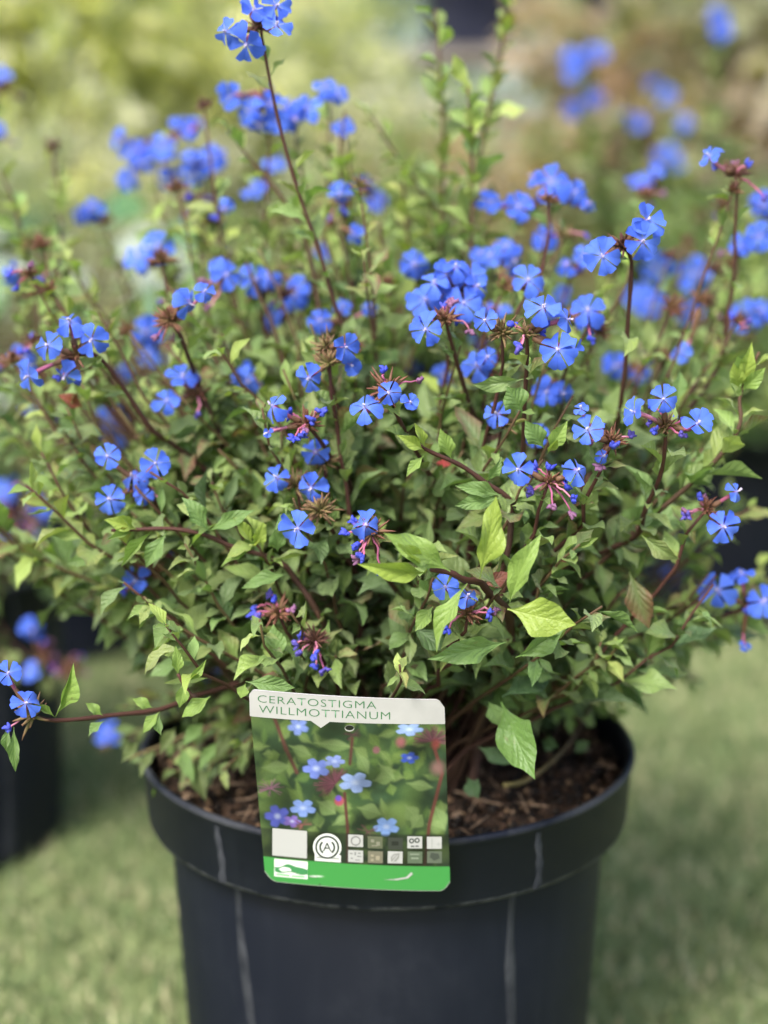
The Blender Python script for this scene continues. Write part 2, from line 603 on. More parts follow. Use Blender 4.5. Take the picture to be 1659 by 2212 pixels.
def petal_arrays(rows, cols, cup, ripple, seed, tilt=0.0):
    r = np.random.default_rng(seed)
    ph = r.uniform(0, 6.28)
    t = np.linspace(0, 1, rows + 1)
    s = np.linspace(-1, 1, cols + 1)
    T, S = np.meshgrid(t, s, indexing='ij')
    w = np.interp(T, PT, PW)
    x = S * w
    y = 0.05 + 0.95 * T - 0.10 * T ** 6 * np.abs(S) ** 3 - 0.10 * T ** 10 * (1 - np.abs(S)) ** 2.2
    z = 0.05 * np.sin(T * 3.1) - cup * T ** 2 + 0.06 * np.abs(S) * w / .4 + ripple * np.sin(S * 2.3 + ph) * T * T
    z = z + tilt * y
    V = np.stack([x, y, z], -1).reshape(-1, 3)
    UV = np.stack([0.5 + S / 2, T], -1).reshape(-1, 2)
    Q = []
    for i in range(rows):
        for j in range(cols):
            a0 = i * (cols + 1) + j
            Q.append((a0, a0 + 1, a0 + cols + 2, a0 + cols + 1))
    return V, UV, np.array(Q)


PP = [(.05, .05), (.22, -.08), (-.12, .08), (.38, .06), (.12, -.14), (.55, .1), (-.02, .12)]
PETAL_MESH = [mesh('petal', *(lambda a: (a[0], a[2], [PETAL], True, a[1]))(petal_arrays(7, 6, *p, seed=i + 40))) for i, p in enumerate(PP)]
PETAL_LOW = [petal_arrays(4, 4, *p, seed=i + 40) for i, p in enumerate(PP)]
PINK = np.array([(.46, .13, .22, 1), (.55, .20, .30, 1), (.36, .10, .20, 1)])


def add_flower(root_o, root, head, pos, size, facing, split):
    """one flower: pink tube running out of the head, pale throat with stamens, five petals"""
    r = size / 2 * random.uniform(.86, 1.1)
    z = nrm(facing)
    R3 = frame(nrm(np.cross(z, [0.2, 0.1, 1.0])) , z)
    X, Y = R3[:, 0], R3[:, 1]
    spin = random.uniform(0, 6.28)
    b = Bag()
    d = np.linalg.norm(pos - head)
    back = pos - z * min(max(d * .5, .006), .012)
    pk = PINK[random.randrange(3)] * random.uniform(.8, 1.15)
    start = head + nrm(pos - head) * min(d * .25, .004)
    path = bez(start, start + (back - start) * .5, back, pos - z * .0005, 7)
    V, Fc = tube(path, np.array([.0009, .001, .00105, .0011, .00115, .0012, .0015]) * (size / .018) ** .5, 6)
    b.add(np.array(V) - root, Fc, (*pk[:3], 1), 0)
    # calyx sleeve round the lower tube
    V, Fc = tube(path[:4], np.array([.0014, .0016, .0014, .0010]), 5)
    b.add(np.array(V) - root, Fc, (.17, .09, .05, 1), 0)
    # throat ring and stamens
    ring = [pos + z * .0002 + r * .085 * (math.cos(a) * X + math.sin(a) * Y) for a in np.linspace(0, 6.283, 8)[:-1]]
    V = [pos + z * .0011] + ring
    b.add(np.array(V) - root, [(0, i + 1, (i + 1) % 7 + 1) for i in range(7)], (.34, .30, .62, 1), 0)
    for k in range(4):
        a = random.uniform(0, 6.28)
        tip = pos + z * random.uniform(.0016, .0032) + r * random.uniform(.02, .1) * (math.cos(a) * X + math.sin(a) * Y)
        V, Fc = tube([pos, (pos + tip) / 2, tip], [.00022, .00022, .0004], 4)
        b.add(np.array(V) - root, Fc, (.55, .5, .68, 1), 0)
    shut = random.choice([0, 0, 0, .1, -.2, .45, -.45])
    plist = []
    for k in range(5):
        a = spin + k * 2 * math.pi / 5 + random.uniform(-.14, .14)
        py = math.cos(a) * X + math.sin(a) * Y
        lift = shut + random.uniform(-.28, .22)
        py2 = nrm(py + z * lift)
        px = np.cross(py2, z)
        px = nrm(px)
        pz = np.cross(px, py2)
        s = r * random.uniform(.90, 1.08)
        M = np.stack([px * s * random.uniform(.94, 1.1), py2 * s, pz * s], 1)
        plist.append((M, random.randrange(len(PP))))
    if split:
        fo = link('flower', b.build('flower', [HEADM]), root_o)
        for M, kk in plist:
            q = pos - root
            link('petal', PETAL_MESH[kk], fo, mat=Matrix([[*M[0], q[0]], [*M[1], q[1]], [*M[2], q[2]], [0, 0, 0, 1]]))
    else:
        V0 = np.array(b.v)
        faces = list(b.f)
        uv = [np.zeros((len(V0), 2))]
        VV = [V0]
        cc = list(b.c)
        mi = list(b.m)
        off = len(V0)
        for M, kk in plist:
            V, UV, Q = PETAL_LOW[kk]
            VV.append(V @ M.T + pos - root)
            uv.append(UV)
            faces += [tuple(int(i) + off for i in q) for q in Q]
            mi += [1] * len(Q)
            cc += [(1, 1, 1, 1)] * len(V)
            off += len(V)
        fo = link('flower', mesh('flower', np.concatenate(VV), faces, [HEADM, PETAL], True, np.concatenate(uv), cc, mi), root_o)
    return fo


HEAD_TINT = {'g': ((.15, .18, .05), (.20, .10, .06)), 'r': ((.15, .12, .045), (.19, .065, .05)), 'b': ((.10, .055, .03), (.13, .055, .045))}


def add_head(root_o, root, pos, axis, style, size, nwither):
    """spiky cluster of narrow calyces on the end of a stem, with curled withered flowers as sub-parts"""
    z = nrm(axis)
    R3 = frame(nrm(np.cross(z, [0.3, 0.2, .9])), z)
    b = Bag()
    c0, c1 = HEAD_TINT[style]
    n = random.randint(30, 42)
    for k in range(n):
        th = random.uniform(0, 6.28)
        el = math.acos(1 - random.random() * 1.15)
        d = math.sin(el) * (math.cos(th) * R3[:, 0] + math.sin(th) * R3[:, 1]) + math.cos(el) * z
        L = size * random.uniform(.45, 1.0)
        path = pos + np.outer(np.array([0.0, .25, .6, .85, 1.0]) * L, d) + np.outer(np.array([0, 0, .03, .06, .1]) * L, rng.normal(0, 1, 3))
        V, Fc = tube(path, np.array([.0005, .0009, .0008, .00045, .0001]) * size / .012, 5)
        f = np.repeat([0, .25, .6, .85, 1.0], 5)[:, None]
        k1 = random.uniform(.75, 1.25)
        c = np.hstack([(np.array(c0) * (1 - f) + np.array(c1) * f) * k1, np.ones((len(f), 1))])
        b.add(np.array(V) - root, Fc, c)
    ho = link('flower_head', b.build('flower_head', [HEADM]), root_o)
    for k in range(nwither):
        wb = Bag()
        th = random.uniform(0, 6.28)
        el = random.uniform(.5, 1.9)
        d = math.sin(el) * (math.cos(th) * R3[:, 0] + math.sin(th) * R3[:, 1]) + math.cos(el) * z
        L = size * random.uniform(.8, 1.5)
        nn = 9
        path = pos + np.outer(np.linspace(.15, 1, nn) * L, d)
        wob = rng.normal(0, 1, (nn, 3))
        path = path + np.cumsum(wob, 0) * L * .035 + np.outer(np.linspace(0, 1, nn) ** 2, [0, 0, -L * .35])
        V, Fc = tube(path, np.linspace(.00055, .0004, nn) * random.uniform(.9, 1.3), 5)
        wb.add(np.array(V) - root, Fc, (*PINK[random.randrange(3)][:3], 1))
        e = path[-1]
        cl = random.choice([(.06, .08, .5, 1), (.10, .08, .38, 1), (.22, .10, .2, 1), (.05, .07, .55, 1)])
        for q in range(4):
            dd = nrm(d + rng.normal(0, .7, 3))
            pth = e + np.outer(np.linspace(0, 1, 4) * .0034 * random.uniform(.7, 1.2), dd) + rng.normal(0, .0004, (4, 3))
            V, Fc = tube(pth, np.array([.0006, .0012, .0010, .0003]), 5)
            wb.add(np.array(V) - root, Fc, cl)
        link('withered_flower', wb.build('withered_flower', [HEADM]), ho)
    return ho


# ------------------------------------------------------------------ a whole flowering shrub
GREENS = [(.110, .200, .058), (.145, .240, .072), (.085, .160, .055), (.190, .270, .100), (.115, .180, .078), (.160, .225, .080)]
LIMES = [(.35, .43, .08), (.30, .41, .09), (.40, .46, .13), (.26, .37, .10)]


def leaf_colour(young):
    g = np.array(random.choice(GREENS))
    l = np.array(random.choice(LIMES))
    k = min(max(young + random.uniform(-.18, .18), 0), 1)
    c = (g * (1 - k) + l * k) * random.uniform(.8, 1.25)
    tinge = 0.0
    q = random.random()
    if q < .12:
        tinge = random.uniform(.3, .9)
    elif q < .40:
        tinge = random.uniform(.05, .3)
    return (*c, tinge)


def stem_obj(root_o, root, path, r0, r1, green=0.0):
    n = len(path)
    rad = np.linspace(r0, r1, n) * .85 * (1 + .16 * (np.arange(n) % 3 == 1))
    V, Fc = tube(path, rad, 6)
    f = np.repeat(np.linspace(0, 1, n), 6)[:, None]
    a, b_ = np.array([.075, .042, .030]), np.array([.075, .028, .022]) * (1 - green) + np.array([.16, .15, .05]) * green
    b = Bag()
    b.add(np.array(V) - root, Fc, np.hstack([a * (1 - f) + b_ * f, np.ones((len(f), 1))]))
    return link('stem', b.build('stem', [STEM]), root_o)


def leaves_on(lv, path, t0, spacing, lmin, lmax, young_tip=.75, drop=.0):
    seg = np.linalg.norm(np.diff(path, axis=0), axis=1)
    s = np.r_[0, np.cumsum(seg)]
    tot = s[-1]
    x = tot * t0
    az = random.uniform(0, 6.28)
    while x < tot:
        f = x / tot
        p = np.array([np.interp(x, s, path[:, k]) for k in range(3)])
        q = np.array([np.interp(min(x + .004, tot + .004), np.r_[s, tot + .01], np.r_[path[:, k], path[-1, k] + (path[-1, k] - path[-2, k]) * .01 / max(seg[-1], 1e-6)]) for k in range(3)])
        tn = nrm(q - p)
        az += 2.4 + random.uniform(-.4, .4)
        a = nrm(np.cross(tn, [.2, .3, .93]))
        b = np.cross(tn, a)
        for m in range(random.choice((1, 2, 2, 3))):
            th = az + m * random.uniform(.8, 2.2)
            side = math.cos(th) * a + math.sin(th) * b
            op = random.uniform(.55, 1.25) * (1 - .35 * f)
            d = nrm(tn * math.cos(op) + side * math.sin(op) + np.array([0, 0, -(drop + .35) * random.random()]))
            up = nrm(np.array([0, 0, 1.0]) + tn * .35 + rng.normal(0, .35, 3) + np.array([0, -.25, 0]))
            L = random.uniform(lmin, lmax) * (1 - .45 * max(f - .6, 0) / .4) * (1, .66, .45)[m]
            lv.add(p, frame(d, up), L, random.uniform(.62, 1.0), random.randrange(8), leaf_colour(max(0, (f - .55) / .45) * young_tip))
        x += spacing * random.uniform(.7, 1.35) * (1 - .4 * f)


def grow(path_from, head, outward, n=14, lean=.5):
    L = np.linalg.norm(head - path_from)
    up = np.array([0, 0, 1.0])
    e = nrm(up + outward * lean)
    p1 = path_from + (up * .8 + outward * .35 + rng.normal(0, .12, 3)) * L * .38
    p2 = head - e * L * .33 + rng.normal(0, .02, 3) * L
    P = bez(path_from, p1, p2, head, n)
    P[2:-1] += rng.normal(0, .0016, (n - 3, 3))
    return P


def grow_back(path_from, head, outward, n=14, lean=.5):
    return grow(path_from, head, outward, n, lean)


# ------------------------------------------------------------------ setting: turf
def box(x0, x1, y0, y1, z0, z1):
    V = [(x, y, z) for z in (z0, z1) for y in (y0, y1) for x in (x0, x1)]
    return V, [(0, 2, 3, 1), (4, 5, 7, 6), (0, 1, 5, 4), (2, 6, 7, 3), (0, 4, 6, 2), (1, 3, 7, 5)]


g = link('ground', mesh('ground', [(-200, -200, 0), (200, -200, 0), (200, 200, 0), (-200, 200, 0)], [(0, 1, 2, 3)], [TURF]))
tag(g, kind='structure')


def turf_blades(n, x0, x1, y0, y1, h0, h1, seed):
    r = np.random.default_rng(seed)
    P = np.stack([r.uniform(x0, x1, n), r.uniform(y0, y1, n), np.full(n, .001)], 1)
    a = r.uniform(0, 6.283, n)
    h = r.uniform(h0, h1, n)
    wd = r.uniform(.0009, .0018, n)
    le = r.normal(0, .5, (n, 2))
    side = np.stack([np.cos(a), np.sin(a), 0 * a], 1) * wd[:, None]
    tip = P + np.stack([le[:, 0] * h, le[:, 1] * h, h], 1)
    V = np.stack([P - side, P + side, tip], 1).reshape(-1, 3)
    Fq = np.arange(3 * n).reshape(n, 3)
    c1, c2, c3 = np.array([.120, .175, .070, 1]), np.array([.200, .250, .105, 1]), np.array([.44, .43, .25, 1])
    patch = .5 + .5 * np.sin(P[:, 0] * 31 + 2 * np.sin(P[:, 1] * 23)) * np.sin(P[:, 1] * 27 + 2 * np.sin(P[:, 0] * 19))
    cell = (np.floor(P[:, 0] / .0065).astype(int) * 7919 + np.floor(P[:, 1] / .0065).astype(int) * 104729) % 65521
    k = .72 * r.random(65521)[cell] + .28 * r.random(n)
    C = np.where((k < .55 - .25 * patch)[:, None], c1, np.where((k < .80 - .12 * patch)[:, None], c2, c3)) * r.uniform(.8, 1.2, (n, 1))
    C[:, 3] = 1
    return V, Fq, np.repeat(C, 3, axis=0)


V, Fq, C = turf_blades(150000, -.75, .75, -.25, 1.9, .009, .017, 3)
t = link('turf_grass', mesh('turf_grass', V, Fq, [BLADE], False, colr=C))
tag(t, 'short sage green artificial turf under the pots', 'grass', kind='stuff')


# ------------------------------------------------------------------ pots
def lathe(profile, seg):
    V, Fc = [], []
    n = len(profile)
    for k in range(seg):
        a = 2 * math.pi * k / seg
        for r, z in profile:
            V.append((r * math.sin(a), -r * math.cos(a), z))
    for k in range(seg):
        k2 = (k + 1) % seg
        for i in range(n - 1):
            Fc.append((k * n + i, k2 * n + i, k2 * n + i + 1, k * n + i + 1))
    return V, Fc


COLLAR = [(.1235, -.0385), (.1335, -.0380), (.1358, -.0372), (.1366, -.0355), (.1384, -.004), (.1400, -.0025), (.1402, -.0008), (.1394, .0006),
          (.1375, .0008), (.1362, -.0003), (.1350, -.004), (.1320, -.038)]
BODY = [(.1320, -.037), (.1210, -.045), (.1120, -.20), (.0, -.205), (.0, -.2455), (.1115, -.2465), (.1140, -.244), (.1150, -.238), (.1245, -.040), (.1235, -.037)]


def collar_r(z):
    return .1366 + (.1384 - .1366) * (z + .0355) / (.0315)


def body_r(z):
    return .1150 + (.1245 - .1150) * (z + .238) / .198


def seam_mesh(az, z0, z1, rf, w0, w1, proud, jig=0.0):
    V, Fc = [], []
    n = 10
    for i in range(n):
        f = i / (n - 1)
        z = z0 + (z1 - z0) * f
        w = w0 + (w1 - w0) * f
        a = az + jig * math.sin(f * 5)
        r = rf(z)
        w *= 1 + .25 * math.sin(i * 2.1)
        for dw, dr in ((-.5, -.0006), (-.32, proud), (.32, proud), (.5, -.0006)):
            b = a + dw * w / r
            V.append(((r + dr) * math.sin(b), -(r + dr) * math.cos(b), z))
    for i in range(n - 1):
        for j in range(3):
            a0 = i * 4 + j
            Fc.append((a0, a0 + 4, a0 + 5, a0 + 1))
    return mesh('seam', V, Fc, [SEAM])


def make_pot(name, loc, label, seams=(), group=None, seg=112, height=RIM, rs=1.0):
    root = link(name, None, loc=(loc[0], loc[1], 0))
    tag(root, label, 'plant pot', group)
    root.scale = (rs, rs, height / RIM)
    V, Fc = lathe(COLLAR, seg)
    c = link('collar', mesh('collar', V, Fc, [POT]), root, loc=(0, 0, RIM))
    V, Fc = lathe(BODY, seg)
    b = link('body', mesh('body', V, Fc, [POT]), root, loc=(0, 0, RIM))
    for az in seams:
        link('seam', seam_mesh(az, -.0362, -.0045, collar_r, .0062, .0050, .0002, .008), c)
        link('seam', seam_mesh(az * .97, -.236, -.041, body_r, .0130, .0058, .0002, .03), b)
    return root


def make_soil(parent_name, loc, label, z, r, seed, nchips, crumbs):
    rr = np.random.default_rng(seed)
    V, Fc = [], []
    nr, ns = 16, 56
    V.append((0, 0, .004))
    for i in range(1, nr + 1):
        for k in range(ns):
            a = 2 * math.pi * k / ns
            q = r * i / nr
            hz = .004 * math.sin(q * 90 + 3 * a) * math.cos(a * 5 + q * 60) + rr.normal(0, .0012) + .006 * (1 - (q / r) ** 2)
            V.append((q * math.cos(a), q * math.sin(a), hz))
    for k in range(ns):
        Fc.append((0, 1 + k, 1 + (k + 1) % ns))
    for i in range(nr - 1):
        for k in range(ns):
            k2 = (k + 1) % ns
            Fc.append((1 + i * ns + k, 1 + (i + 1) * ns + k, 1 + (i + 1) * ns + k2, 1 + i * ns + k2))
    s = link('soil', mesh('soil', V, Fc, [SOIL]), loc=(loc[0], loc[1], z))
    tag(s, label, 'soil', kind='stuff')
    if crumbs:
        b = Bag()
        for _ in range(crumbs):
            a, q = rr.uniform(0, 6.283), r * .985 * math.sqrt(rr.random())
            c = np.array([q * math.cos(a), q * math.sin(a), .004 + rr.uniform(0, .004)])
            d = rr.uniform(.0009, .0034)
            O = np.array([(1, 0, 0), (-1, 0, 0), (0, 1, 0), (0, -1, 0), (0, 0, 1), (0, 0, -1)]) * d * rr.uniform(.5, 1.3, (6, 1))
            k = rr.random()
            cc = (.010, .0065, .004, 1) if k < .6 else ((.05, .028, .016, 1) if k < .9 else (.16, .10, .055, 1))
            b.add(c + O, [(0, 2, 4), (2, 1, 4), (1, 3, 4), (3, 0, 4), (2, 0, 5), (1, 2, 5), (3, 1, 5), (0, 3, 5)], cc)
        o = link('soil_crumbs', b.build('soil_crumbs', [STEM], False), s)
        o['kind'] = 'stuff'
    shapes = []
    for k in range(6):
        L, w, h = (rr.uniform(.006, .014), rr.uniform(.0010, .0024), rr.uniform(.0008, .0016)) if k < 3 else (rr.uniform(.016, .034), rr.uniform(.0004, .0009), rr.uniform(.0004, .0008))
        pts = [(-L / 2, rr.normal(0, .001), 0), (0, rr.normal(0, .0018), rr.normal(0, .0006)), (L / 2, rr.normal(0, .001), 0)]
        VV, FF = [], []
        for p, sc in zip(pts, (.7, 1, .55)):
            for dy, dz in ((-w, -h), (w, -h), (w * .8, h), (-w * .7, h)):
                VV.append((p[0] + rr.normal(0, .0005), p[1] + dy * sc, p[2] + dz * sc))
        for i in range(2):
            for j in range(4):
                FF.append((i * 4 + j, i * 4 + (j + 1) % 4, i * 4 + 4 + (j + 1) % 4, i * 4 + 4 + j))
        FF += [(3, 2, 1, 0), (8, 9, 10, 11)]
        shapes.append(mesh('bark_chip', VV, FF, [CHIP], False))
    for k in range(nchips):
        a, q = rr.uniform(0, 6.283), r * .97 * math.sqrt(rr.uniform(.15, 1))
        o = link('bark_chip', shapes[rr.integers(6)], s, loc=(q * math.cos(a), q * math.sin(a), .007 + rr.uniform(0, .003)))
        o.rotation_euler = (rr.normal(0, .25), rr.normal(0, .25), rr.uniform(0, 6.28))
        sc = rr.uniform(.35, 1.0)
        o.scale = (sc, sc, sc)
    return s


make_pot('nursery_pot', (.002, 0), 'large black plastic pot with pale scuffed seams, holding the sharply focused blue shrub',
         (-.665, .58, 2.5, -2.5), 'black nursery pots')
make_soil('soil', (.002, 0), 'dark crumbly compost with bark chips in the large front pot', RIM - .019, .1335, 5, 170, 2800)

# ------------------------------------------------------------------ main shrub
ROOT = np.array([.002, .0, RIM - .02])
shrub = link('flowering_shrub', None, loc=ROOT)
tag(shrub, 'bushy green shrub with bright blue flowers in the large front pot, in sharp focus', 'shrub', 'blue flowering shrubs')

# (head u, head v, depth y, style, withered, stem points or None, flowers [(u, v, diameter, side)])
H = [
    (562, 60, -.055, 'r', 1, [(572, 115), (600, 255), (640, 400), (690, 545), (722, 655), (760, 800)], [(487, 68, 60, 1), (547, 22, 80, 0), (532, 95, 82, 0), (598, 55, 80, 0), (597, 12, 80, 0)]),
    (572, 215, .02, 'r', 2, None, [(500, 208, 62, 1), (538, 240, 72, 0), (560, 268, 62, 0), (585, 225, 68, 0), (600, 262, 66, 0)]),
    (640, 240, .03, 'r', 0, None, [(615, 235, 66, 0), (638, 258, 70, 0), (665, 236, 66, 0)]),
    (440, 232, .02, 'b', 0, None, []),
    (712, 215, .04, 'g', 0, None, [(702, 188, 56, 0), (730, 203, 44, 1)]),
    (745, 285, .04, 'g', 0, None, [(740, 270, 64, 0)]),
    (330, 318, .12, 'r', 3, None, [(248, 296, 54, 1), (285, 326, 66, 0), (350, 317, 74, 0), (398, 278, 54, 1), (430, 262, 44, 1), (303, 352, 62, 0), (372, 388, 60, 1), (277, 388, 52, 1)]),
    (440, 370, .11, 'r', 1, None, [(418, 376, 78, 0), (459, 340, 64, 0), (482, 336, 48, 1), (413, 348, 56, 0)]),
    (225, 480, .10, 'r', 1, None, [(197, 448, 76, 0), (170, 462, 46, 1)]),
    (350, 575, .04, 'r', 4, None, [(298, 553, 58, 1), (340, 532, 72, 0), (300, 580, 42, 1)]),
    (560, 632, .00, 'r', 0, None, [(550, 604, 80, 0), (580, 596, 50, 1)]),
    (113, 318, .10, 'b', 0, [(116, 345), (128, 420), (132, 520), (150, 640)], []),
    (560, 412, .10, 'r', 0, None, [(548, 408, 50, 1), (592, 352, 46, 1)]),
    (165, 768, -.09, 'r', 2, [(212, 770), (268, 840), (330, 930), (380, 965), (480, 1060)], [(150, 694, 78, 0), (198, 733, 82, 0), (103, 746, 66, 1), (140, 812, 74, 1), (62, 812, 66, 1)]),
    (368, 692, -.07, 'r', 1, [(386, 718), (412, 785), (440, 860)], [(410, 655, 86, 0), (441, 630, 46, 1)]),
    (335, 745, .05, 'r', 0, None, [(315, 716, 84, 0), (320, 766, 62, 0)]),
    (425, 850, -.04, 'r', 3, None, [(395, 815, 74, 1), (360, 866, 70, 0)]),
    (262, 900, .06, 'r', 0, None, [(238, 908, 64, 0), (247, 945, 60, 0), (268, 800, 50, 1)]),
    (302, 1046, -.09, 'r', 1, [(322, 1060), (355, 1125), (384, 1165), (470, 1240)], [(232, 985, 66, 0), (287, 1028, 74, 0), (336, 1000, 66, 0), (237, 1078, 76, 0), (310, 1072, 40, 1)]),
    (610, 690, .03, 'r', 0, None, [(588, 686, 66, 0), (624, 656, 48, 0)]),
    (705, 705, -.02, 'g', 0, None, [(690, 692, 62, 1), (740, 664, 52, 0), (800, 664, 54, 0)]),
    (706, 752, -.09, 'g', 0, None, [(745, 749, 76, 0), (757, 788, 50, 1)]),
    (712, 786, -.10, 'g', 0, None, [(668, 817, 76, 0)]),
    (838, 842, -.13, 'r', 2, [(850, 880), (885, 950), (930, 1030), (960, 1100)], [(788, 880, 84, 0), (840, 848, 58, 1), (886, 869, 40, 1)]),
    (662, 918, -.11, 'r', 7, [(690, 950), (725, 1005), (760, 1070)], [(588, 876, 66, 1), (580, 934, 26, 1)]),
    (700, 1000, -.09, 'g', 0, None, [(682, 976, 74, 0)]),
    (640, 1050, -.10, 'g', 0, None, [(597, 1032, 58, 1), (672, 1054, 72, 0)]),
    (692, 1104, -.12, 'g', 0, [(712, 1135), (745, 1200), (790, 1290)], [(643, 1142, 84, 0)]),
    (803, 1150, -.145, 'r', 8, [(812, 1185), (830, 1240), (870, 1320)], [(790, 1134, 85, 2)]),
    (332, 1237, -.06, 'r', 2, None, [(295, 1252, 56, 1)]),
    (602, 1325, -.12, 'r', 6, None, []),
    (680, 1385, -.13, 'b', 7, None, []),
    (72, 1545, -.16, 'g', 1, [(110, 1556), (175, 1553), (260, 1543), (345, 1533), (420, 1504), (520, 1474), (625, 1423), (730, 1405)], [(18, 1455, 62, 0), (56, 1519, 68, 0)]),
    (1590, 378, -.03, 'b', 4, [(1592, 420), (1588, 500), (1585, 600), (1568, 690), (1530, 830)], [(1533, 337, 56, 1)]),
    (1345, 532, -.095, 'b', 1, [(1364, 570), (1356, 700), (1345, 840), (1310, 960)], [(1396, 476, 88, 1), (1388, 521, 80, 0), (1301, 553, 72, 1)]),
    (1195, 425, .01, 'r', 1, None, [(1192, 393, 92, 0), (1120, 447, 76, 0), (1058, 438, 66, 0), (1272, 440, 46, 1), (1150, 382, 54, 1), (1240, 415, 60, 1)]),
    (1180, 535, .04, 'r', 0, None, [(1177, 515, 60, 0)]),
    (1070, 570, .0, 'r', 1, None, [(1095, 532, 66, 0), (1058, 552, 66, 0), (1108, 562, 62, 1), (1036, 548, 56, 0)]),
    (1142, 630, -.05, 'r', 0, None, [(1141, 605, 72, 0)]),
    (900, 598, .0, 'r', 0, None, [(895, 571, 78, 0)]),
    (985, 640, -.05, 'r', 3, None, [(938, 612, 66, 0), (1015, 600, 82, 0), (966, 592, 66, 0), (920, 648, 80, 0), (1002, 655, 84, 0), (985, 576, 70, 0), (1030, 618, 66, 1), (952, 632, 62, 0)]),
    (962, 690, -.10, 'r', 8, [(975, 740), (995, 810), (1020, 890), (1060, 990)], [(920, 712, 74, 0)]),
    (1085, 720, -.12, 'g', 0, None, [(1048, 692, 62, 0)]),
    (1137, 722, -.135, 'g', 5, [(1139, 765), (1134, 860), (1130, 970), (1122, 1075), (1095, 1200)], [(1174, 664, 86, 0), (1206, 755, 92, 0), (1226, 690, 64, 1), (1241, 758, 58, 1)]),
    (1050, 800, -.06, 'r', 0, None, [(1030, 790, 74, 0), (1052, 772, 56, 0)]),
    (1275, 700, -.05, 'r', 1, None, [(1270, 670, 90, 0)]),
    (1235, 590, .0, 'r', 1, None, [(1225, 570, 56, 1), (1262, 552, 50, 1)]),
    (1085, 915, -.10, 'g', 0, None, [(1075, 894, 66, 0)]),
    (1195, 835, -.04, 'r', 0, None, [(1180, 846, 66, 0), (1215, 850, 50, 1)]),
    (1165, 965, -.07, 'g', 0, None, [(1160, 940, 70, 0)]),
    (1322, 955, -.14, 'r', 5, None, [(1271, 930, 80, 0), (1256, 884, 36, 1), (1302, 985, 34, 1)]),
    (1438, 922, -.135, 'g', 6, [(1436, 975), (1424, 1035), (1394, 1100), (1377, 1155), (1320, 1186), (1230, 1240)], [(1372, 890, 66, 1), (1433, 862, 70, 2), (1506, 915, 70, 1)]),
    (1185, 1042, -.145, 'r', 9, None, [(1120, 1014, 76, 0), (1247, 1016, 72, 1)]),
    (1010, 1325, -.15, 'r', 3, None, [(963, 1268, 74, 0), (1010, 1288, 56, 1)]),
    (1525, 1102, -.12, 'r', 6, None, [(1592, 1062, 56, 1), (1562, 1138, 70, 1)]),
    (1612, 1308, -.06, 'g', 3, [(1560, 1332), (1480, 1352), (1400, 1365), (1290, 1400)], [(1550, 1275, 80, 0), (1602, 1240, 60, 1), (1648, 1300, 70, 1), (1610, 1396, 26, 1)]),
    (1440, 1245, .06, 'r', 0, None, [(1440, 1235, 36, 0)]),
    (1490, 527, .14, 'r', 0, None, [(1420, 578, 84, 0), (1500, 590, 88, 0)]),
    (1440, 655, .16, 'r', 0, None, [(1378, 640, 76, 0), (1402, 655, 72, 0), (1490, 672, 72, 0)]),
    (1595, 548, .02, 'g', 1, [(1590, 580), (1577, 660), (1545, 770)], [(1605, 530, 60, 1), (1640, 510, 70, 0)]),
    (1640, 690, .05, 'r', 0, None, [(1607, 686, 76, 1), (1645, 672, 70, 0)]),
    (1655, 470, .08, 'r', 0, None, [(1648, 440, 64, 0)]),
    (1450, 668, -.02, 'r', 0, None, []),
    (1515, 652, -.02, 'r', 0, None, [(1470, 760, 50, 1)]),
    (1360, 800, .02, 'r', 0, None, [(1330, 790, 56, 1), (1385, 812, 50, 0)]),
    (230, 1600, .10, 'g', 0, [(290, 1590), (360, 1600), (470, 1560), (600, 1530)], [(236, 1582, 70, 1)]),
    (470, 1470, .02, 'r', 2, None, [(462, 1448, 50, 1)]),
    (590, 1690, -.10, 'r', 5, [(560, 1650), (600, 1600), (680, 1560)], []),
]

